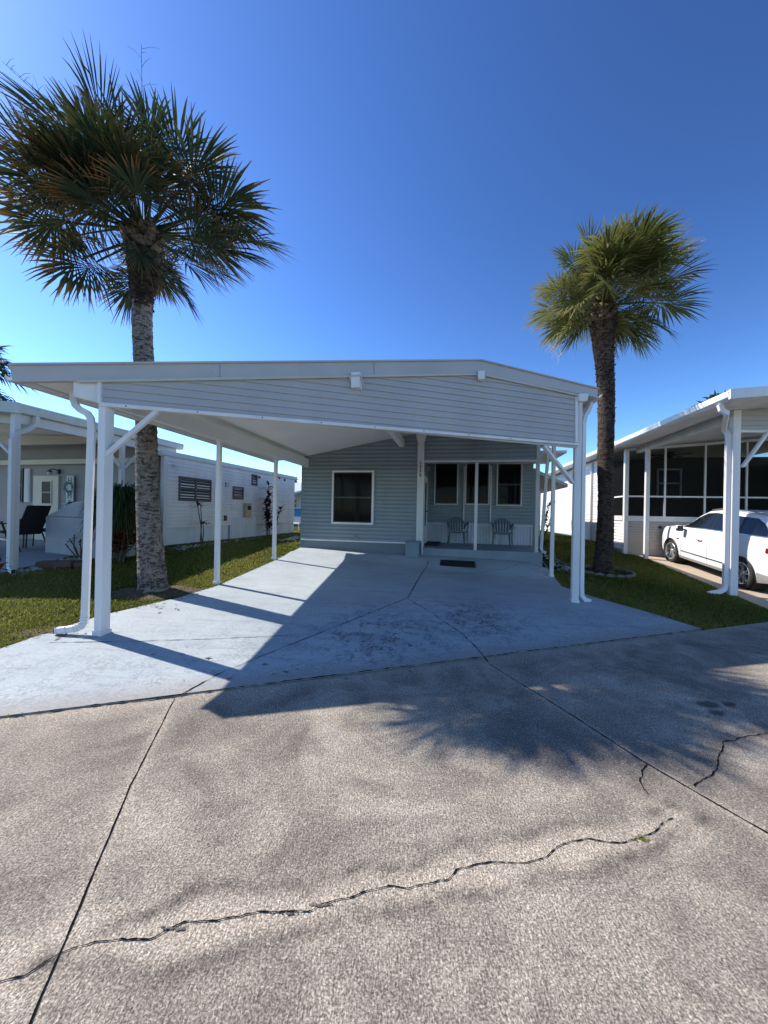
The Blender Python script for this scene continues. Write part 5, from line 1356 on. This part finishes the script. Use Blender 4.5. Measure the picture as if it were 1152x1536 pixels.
# ------------------------------------------------------------------ stones
def stones(name, label, pts, n, rng, size, wid):
    V = []; Fc = []; n0 = 0
    P = [np.array(gnd(*p)) for p in pts]
    for i in range(n):
        f = rng.uniform(0, len(P)-1); k = int(f); c = P[k]+(P[min(k+1,len(P)-1)]-P[k])*(f-k)+np.array([rng.normal(0,wid), rng.normal(0,wid), 0]); c[2] = ter(c[0], c[1])
        s = size*rng.uniform(.5, 1.3); cs = []
        for dx_, dy_, dz_ in ((1,0,.2),(.4,.8,.15),(-.5,.75,.2),(-1,0,.2),(-.4,-.8,.2),(.5,-.75,.15)):
            cs.append(c+np.array([dx_*s*rng.uniform(.7,1.2), dy_*s*rng.uniform(.6,1.1), dz_*s]))
        V += cs+[c+np.array([0,0,s*rng.uniform(.5,.9)])]+[q-np.array([0,0,.3*s+.03]) for q in cs]
        for j in range(6):
            j2 = (j+1) % 6; Fc.append((n0+j, n0+j2, n0+6)); Fc.append((n0+7+j, n0+7+j2, n0+j2)); Fc.append((n0+7+j, n0+j2, n0+j))
        n0 += 13
    return prop(npmesh(name, V, Fc, ROCK), kind='stuff', label=label, cat='stones')
stones('border_stones', 'pale stones along the foot of the white mobile home and patio', [(30,862),(60,852),(110,838),(160,836),(205,831),(244,826),(300,819),(370,810),(430,803)], 420, rng, .055, .10)
stones('border_stones', 'pale stones at the back left corner of the driveway', [(428,812),(449,806)], 60, rng, .08, .12)
stones('border_stones', 'pale stones along the strip beside the porch corner', [(826,836),(838,842),(850,852),(856,858)], 70, rng, .06, .12)
# ------------------------------------------------------------------ grass
def grass(name, label, regions, rng):
    VV = []; AA = ([], [], []); cnt = 0; FF = []
    for (x0, x1, y0, y1, dens, h, tests) in regions:
        n = int((x1-x0)*(y1-y0)*dens); P = np.stack([rng.uniform(x0, x1, n), rng.uniform(y0, y1, n)], 1)
        keep = np.ones(n, bool)
        for po in tests: keep &= ~inside(P, po)
        s = (P[:,0]-ST0[0])*NX[0]+(P[:,1]-ST0[1])*NX[1]; keep &= s > .01
        px = np.abs(P[:,0])/np.maximum(P[:,1], .1); keep &= px < 1.15
        d1 = ((P[:,0]-P1.x-.15)/.75)**2+((P[:,1]-P1.y+.1)/.42)**2; keep &= (d1 > 1) | (rng.uniform(size=n) < .12)
        d2 = ((P[:,0]-P2.x)/.62)**2+((P[:,1]-P2.y)/.5)**2; keep &= d2 > 1
        clump = np.sin(P[:,0]*5.1+np.sin(P[:,1]*3.3)*2)*np.sin(P[:,1]*4.3+np.sin(P[:,0]*2.7)*2)
        keep &= rng.uniform(size=n) < .72+.3*clump
        P = P[keep]; n = len(P); z = nter(P[:,0], P[:,1])-.012
        a = rng.uniform(0, 6.283, n); L_ = h*rng.uniform(.5, 1.35, n); ln = rng.uniform(.25, 1.0, n)
        d = np.stack([np.cos(a), np.sin(a)], 1); sd_ = np.stack([-np.sin(a), np.cos(a)], 1); w = (.0035+.0012*np.maximum(0, P[:,1]-4))[:,None]*rng.uniform(.7, 1.4, (n,1))
        b0 = np.concatenate([P-sd_*w, z[:,None]], 1); b1 = np.concatenate([P+sd_*w, z[:,None]], 1)
        m = np.concatenate([P+d*(L_*ln*.45)[:,None]+sd_*w*.8, (z+L_*.62)[:,None]], 1); m2 = np.concatenate([P+d*(L_*ln*.45)[:,None]-sd_*w*.8, (z+L_*.62)[:,None]], 1)
        tp_ = np.concatenate([P+d*(L_*ln*1.1)[:,None], (z+L_*(1-.35*ln))[:,None]], 1)
        V = np.stack([b0, b1, m, m2, tp_, tp_], 1).reshape(-1, 3); VV.append(V)
        i = np.arange(n)*6+cnt; FF.append(np.stack([i, i+1, i+2, i+3], 1)); FF.append(np.stack([i+3, i+2, i+4, i+4+0*i+1], 1)); cnt += n*6
        va = np.clip(.45+.35*np.sin(P[:,0]*1.7+P[:,1]*.9)+rng.normal(0,.25,n), 0, 1); dr = np.where(rng.uniform(size=n) < .22, rng.uniform(.6,1.,n), 0.)
        AA[0].extend(np.tile([.2,.2,.7,.7,1,1], n)); AA[1].extend(np.repeat(va, 6)); AA[2].extend(np.repeat(dr, 6))
    o = npmesh(name, np.concatenate(VV), np.concatenate(FF), GRASSM, None, {'u': AA[0], 'var': AA[1], 'dry': AA[2]})
    return prop(o, label, 'grass', kind='stuff')
house_fp = [tuple((MW[lh.name] @ Vector(p))[:2]) for p in ((0,-.3,0),(0,LEN,0),(-5,LEN,0),(-9,-.3,0))]
hfp2 = [tuple((Mh @ Vector(p))[:2]) for p in ((-.02,.2,0),(7,.2,0),(7,15,0),(-.02,15,0))]
rfp = [tuple((MW[rh.name] @ Vector(p))[:2]) for p in ((0,0,0),(0,RL,0),(8,RL,0),(8,0,0))]
rng = np.random.default_rng(31)
grass('grass', 'short green lawn between the driveway and the left mobile home', [(-7.5, -2.8, 2.2, 7.2, 6500, .052, [DPOLY, LPOLY]), (-7, -1.8, 7.2, 10.5, 3200, .05, [DPOLY, LPOLY, house_fp, hfp2]), (-6.2, -1, 10.5, 18, 1300, .06, [DPOLY, LPOLY, house_fp, hfp2])], rng)
grass('grass', 'short dark green lawn strip around the right palm', [(3.6, 8.5, 5, 8.2, 4200, .05, [DPOLY, RPOLY]), (3.6, 9.2, 8.2, 12.5, 2200, .055, [DPOLY, RPOLY, rfp, hfp2]), (4.3, 12, 12.5, 24, 500, .07, [rfp, hfp2])], rng)

# dry leaf scraps by the soil and along the driveway edge, one weed in the crack
V = []; Fc = []; rng = np.random.default_rng(77)
for (px, py, sx, sy, n) in ((90,955,.5,.12,40), (262,893,.35,.15,40), (215,910,.6,.2,26), (870,880,.3,.5,14), (985,925,.6,.12,18), (560,1010,1.6,.25,16), (330,1000,.9,.5,10)):
    g0 = gnd(px, py)
    for i in range(n):
        x = g0.x+rng.normal(0, sx*.5); y = g0.y+rng.normal(0, sy*.5); z = ter(x, y)+.020 if inside([(x, y)], DPOLY)[0] or sdist(x, y) > 0 else .004
        a = rng.uniform(0, 6.28); L_ = rng.uniform(.012, .05); w_ = L_*rng.uniform(.12, .35); d = np.array([math.cos(a), math.sin(a), 0]); s_ = np.array([-d[1], d[0], 0]); n0 = len(V); c = np.array([x, y, z])
        V += [c-d*L_, c-s_*w_+[0,0,.004], c+d*L_+[0,0,rng.uniform(0,.012)], c+s_*w_+[0,0,.003]]; Fc.append((n0, n0+1, n0+2, n0+3))
prop(npmesh('leaf_litter', V, Fc, mat('dry leaf scraps', (.14,.085,.045), .9, .5, 40)), 'dry brown leaf scraps scattered along the driveway edges', 'leaf litter', kind='stuff')
g0 = gnd(963,1259); t = thing('weed', 'tiny green weed growing out of the long road crack', 'weed', tuple(g0))
V = []; Fc = []; A = ([], [], [])
for i in range(26):
    a = rng.uniform(0, 6.28); strap(V, Fc, A, np.array(g0)+[rng.normal(0,.02), rng.normal(0,.008), 0], (math.cos(a), math.sin(a), .7), rng.uniform(.012,.03), .004, .4, rng, rng.uniform(0,1), .1)
npmesh('weed_leaves', V, Fc, GRASSM, t, {'u': A[0], 'var': A[1], 'dry': A[2]})
# ------------------------------------------------------------------ white SUV
wf = gnd(1003,843); wr = gnd(1107,882)
hd = (wf-wr); pitch = math.atan2(hd.z, math.hypot(hd.x, hd.y)); yaw = math.atan2(hd.y, hd.x)
WB = 2.95; SC = hd.length/WB
mid = (wf+wr)/2; rt = Vector((math.sin(yaw), -math.cos(yaw), 0)); cc = mid+rt*(.98*SC)
car = thing('parked_car', 'white SUV parked on the tan driveway beside the screened porch', 'car', tuple(cc), rot=(0, -pitch, yaw), scale=SC)
PAINT = mat('white car paint', (.78,.79,.80), .18, .02, 2, spec=.6)
CGLASS = mat('tinted car glass', (.008,.011,.015), .06, .1, 2, spec=.3)
TYRE = mat('tyre rubber', (.018,.018,.019), .8, .2, 20)
RIM = mat('machined alloy', (.52,.53,.55), .28, .08, 5, metal=.7)
CHROME = mat('chrome strip', (.55,.56,.58), .15, .05, 5, metal=.9)
LAMP = mat('red lamp lens', (.18,.010,.014), .12, .2, 6)
GREYTR = mat('grey lower cladding', (.30,.29,.28), .5, .1, 4)
def itp(x, xs, ys): return float(np.interp(x, xs, ys))
TX = [-2.62,-2.58,-2.50,-2.38,-2.15,-1.85,-1.4,-.9,-.3,.15,.5,.95,1.25,1.55,1.95,2.25,2.40,2.46]
TZ = [.98,1.12,1.32,1.53,1.74,1.80,1.84,1.86,1.845,1.79,1.64,1.37,1.25,1.20,1.12,1.00,.86,.68]
def topz(x): return itp(x, TX, TZ)
def belt(x): return min(itp(x, [-2.6,-2.2,-1.2,0,1.2,2.5], [1.31,1.32,1.29,1.25,1.18,1.05]), topz(x)-.015)
def halfw(x): return itp(x, [-2.62,-2.56,-2.45,-2.2,-1.6,0,1.4,1.9,2.2,2.38,2.46], [.60,.78,.88,.945,.975,.985,.975,.94,.85,.70,.45])
def botz(x): return itp(x, [-2.62,-2.3,-1.9,1.9,2.2,2.46], [.42,.33,.25,.25,.28,.40])
def roofw(x): return min(.74, halfw(x)*.84)
def yside(x, z):
    """half width of body side at height z (below the belt line bulging, above it leaning in)"""
    b0 = botz(x); b1 = belt(x); W = halfw(x)
    if z <= b1:
        t = (z-b0)/max(.05, b1-b0); return W*itp(t, [0,.08,.3,.62,.8,1], [.93,.965,.99,1.0,.985,.945])
    zt = topz(x)-.05; t = min(1, (z-b1)/max(.03, zt-b1)); return W*.945*(1-t)+roofw(x)*t
def section(x):
    b0 = botz(x); b1 = belt(x); zt = max(topz(x)-.05, b1+.004); P = [(.0, b0), (.5*halfw(x), b0)]
    for k in range(19): z = b0+(b1-b0)*k/18; P.append((yside(x, z), z))
    for k in range(1, 8): z = b1+(zt-b1)*k/7; P.append((yside(x, z), z))
    rw = roofw(x); P += [(rw*.93, zt+.030), (rw*.75, zt+.042), (rw*.4, topz(x)), (0, topz(x)+.004)]
    return P
XS = np.concatenate([np.arange(-2.62, 2.461, .02), [2.46]])
secs = [section(x) for x in XS]; ns = len(secs[0])
ARC = [(WB/2, .36, .415), (-WB/2, .36, .415)]
m = MB(); v = []
for sgn in (1, -1):
    for x, s in zip(XS, secs): v += [(x, sgn*y, z) for y, z in s]
f = []; nx = len(XS)
for h in (0, 1):
    o = h*nx*ns
    for i in range(nx-1):
        for j in range(ns-1):
            a = v[o+i*ns+j]; b = v[o+(i+1)*ns+j+1]; cx = (a[0]+b[0])/2; cz = (a[2]+b[2])/2; cy = abs(a[1]+b[1])/2
            if cy > .45 and any((cx-ax)**2+(cz-az)**2 < r*r for ax, az, r in ARC): continue
            q = (o+i*ns+j, o+(i+1)*ns+j, o+(i+1)*ns+j+1, o+i*ns+j+1); f.append(q[::-1] if h == 0 else q)
    f.append(tuple(o+j for j in range(ns)) if h == 0 else tuple(o+j for j in range(ns))[::-1])
    f.append(tuple(o+(nx-1)*ns+j for j in range(ns))[::-1] if h == 0 else tuple(o+(nx-1)*ns+j for j in range(ns)))
m.add(v, f); m.build('body', PAINT, car, smooth=True)
def spatch(name, mt, xs, lo, hi, off, parent=car, nz=6, sides=(1,-1), smooth=True):
    """skin laid off metres proud of the body side between heights lo(x) and hi(x)"""
    for sgn in sides:
        m = MB(); v = []
        for x in xs:
            for k in range(nz+1): z = lo(x)+(hi(x)-lo(x))*k/nz; v.append((x, sgn*(yside(x, z)+off), z))
        k1 = nz+1; f = [(i*k1+j, (i+1)*k1+j, (i+1)*k1+j+1, i*k1+j+1) for i in range(len(xs)-1) for j in range(nz)]
        if sgn > 0: f = [q[::-1] for q in f]
        m.add(v, f); m.build(name, mt, parent, smooth=smooth)
def gtop(x): return topz(x)-.085
def wlo(x): return belt(x)+.035
A_ = np.linspace
def whi(x): return max(wlo(x)+.004, min(gtop(x), itp(x, [-2.12,-1.85,-1.6,3], [wlo(-2.1)+.05,1.62,1.73,1.78])))
spatch('pillar_panel', BLACK, A_(-2.08,1.02,80), wlo, whi, .004)
def pane(x0, x1): 
    return A_(x0, x1, 30)
spatch('side_window', CGLASS, pane(-.22,.92), lambda x: wlo(x)+.012, lambda x: max(wlo(x)+.014, whi(x)-.012), .009)
spatch('side_window', CGLASS, pane(-1.22,-.30), lambda x: wlo(x)+.012, lambda x: max(wlo(x)+.014, whi(x)-.012), .009)
spatch('side_window', CGLASS, pane(-2.02,-1.30), lambda x: wlo(x)+.012, lambda x: max(wlo(x)+.014, whi(x)-.012), .009)
spatch('window_trim', CHROME, A_(-2.08,1.02,60), lambda x: wlo(x)-.016, lambda x: wlo(x)+.002, .012, nz=1)
spatch('side_moulding', CHROME, A_(-1.0,.92,30), lambda x: .475, lambda x: .505, .010, nz=1)
spatch('lower_cladding', GREYTR, A_(-1.02,1.02,30), lambda x: .255, lambda x: .33, .008, nz=2)
spatch('bumper_cladding', GREYTR, A_(-2.56,-1.92,30), lambda x: botz(x)+.004, lambda x: .50+.05*(x+1.92), .008, nz=3)
for xd in (.93, -.26, -1.18): spatch('door_seam', DARKFR, A_(xd-.004, xd+.004, 2), lambda x: .34, lambda x: belt(x), .003, nz=16, sides=(1,))
spatch('tail_lamp', LAMP, A_(-2.57,-2.12,24), lambda x: .96+.10*(x+2.57)*.8, lambda x: 1.15-.10*(x+2.57), .010, nz=5)
spatch('fender_vent', CHROME, A_(1.02,1.16,6), lambda x: .82, lambda x: .85, .010, nz=1)
# windscreen and rear window
def cpatch(name, mt, x0, x1, fr, off):
    m = MB(); v = []; xs = A_(x0, x1, 16)
    for x in xs:
        for k in range(11):
            s_ = (k/10*2-1); zz = topz(x)+off-.035*abs(s_)**3; v.append((x, s_*roofw(x)*fr, zz))
    m.add(v, [(i*11+j, (i+1)*11+j, (i+1)*11+j+1, i*11+j+1) for i in range(15) for j in range(10)]); m.build(name, mt, car, smooth=True)
cpatch('windscreen', CGLASS, .22, 1.12, .92, .012); cpatch('rear_window', CGLASS, -2.48, -2.2, .9, .012)
for sgn in (1, -1):
    m = MB(); m.tube([(.15, sgn*.66, 1.81), (-.4, sgn*.68, 1.885), (-1.3, sgn*.68, 1.87), (-1.95, sgn*.64, 1.80)], .017, 6); m.build('roof_rail', CHROME, car, smooth=True)
    y = sgn*(yside(.82, 1.06)+.10)
    m = MB(); m.tube([(.80, y-sgn*.12, 1.13), (.82, y, 1.17)], .025, 6); m.box(.74, .88, y-.02-.09*(sgn < 0)-.0, y+.02+.09*(sgn > 0), 1.10, 1.26)
    mi = m.build('mirror', BLACK, car, bev=.02)
    m = MB(); m.box(.79, .90, y-.028-.09*(sgn < 0), y+.028+.09*(sgn > 0), 1.17, 1.27); m.build('mirror_cap', PAINT, mi, bev=.02)
    for xd in (.06, -.98):
        y2 = sgn*(yside(xd, .93)+.02); m = MB(); m.tube([(xd+.11, y2-sgn*.025, .93), (xd+.08, y2+sgn*.006, .935), (xd-.08, y2+sgn*.006, .945), (xd-.11, y2-sgn*.025, .945)], .016, 8); m.build('door_handle', CHROME, car, smooth=True)
    for ax, az, r in ARC:
        m = MB(); pts = [(ax+r*math.cos(a), sgn*(yside(ax+r*math.cos(a), az+r*math.sin(a))+.002), az+r*math.sin(a)) for a in A_(-.22, math.pi+.22, 26)]
        m.tube(pts, .022, 6); m.build('wheel_arch', BLACK, car, smooth=True)
        m = MB(); R0 = Matrix.Translation((ax, sgn*.60, az)) @ Matrix.Rotation(math.pi/2, 4, 'X')
        m.lathe([(0,-.02*sgn),(r,-.02*sgn),(r,-.33*sgn)], 30, R0); m.build('wheel_well', INTERIOR, car)
        w_ = Matrix.Translation((ax, sgn*.855, .375)) @ Matrix.Rotation(-sgn*math.pi/2, 4, 'X')
        m = MB(); m.lathe([(.27,.10),(.30,.115),(.345,.112),(.37,.09),(.377,.05),(.377,-.05),(.37,-.09),(.345,-.112),(.27,-.10)], 40, w_); wh = m.build('wheel', TYRE, car, smooth=True)
        m = MB(); m.lathe([(.272,.10),(.262,.108),(.245,.085),(.235,.02),(.235,-.09)], 40, w_)
        for k in range(10):
            an = k*.6283+(.11 if k % 2 else -.11)
            m.prism([w_ @ Vector((.05*math.cos(an+.35), .05*math.sin(an+.35), .062)), w_ @ Vector((.05*math.cos(an-.35), .05*math.sin(an-.35), .062)), w_ @ Vector((.252*math.cos(an-.065), .252*math.sin(an-.065), .092)), w_ @ Vector((.252*math.cos(an+.065), .252*math.sin(an+.065), .092))], w_.to_3x3() @ Vector((0,0,-.03)))
        m.lathe([(0,.085),(.045,.08),(.065,.055),(.065,.02)], 18, w_); m.build('rim', RIM, wh)
        m = MB(); m.lathe([(0,.0),(.236,.0)], 24, w_); m.build('brake_shadow_disc', DARKFR, wh)
m = MB(); m.box(-2.2, 2.2, -.7, .7, .20, .34); m.build('underbody', BLACK, car)
# door number plate end etc.
m = MB(); m.box(-2.64, -2.60, -.5, .5, .55, .66); m.build('rear_plate_recess', GREYTR, car, bev=.01)
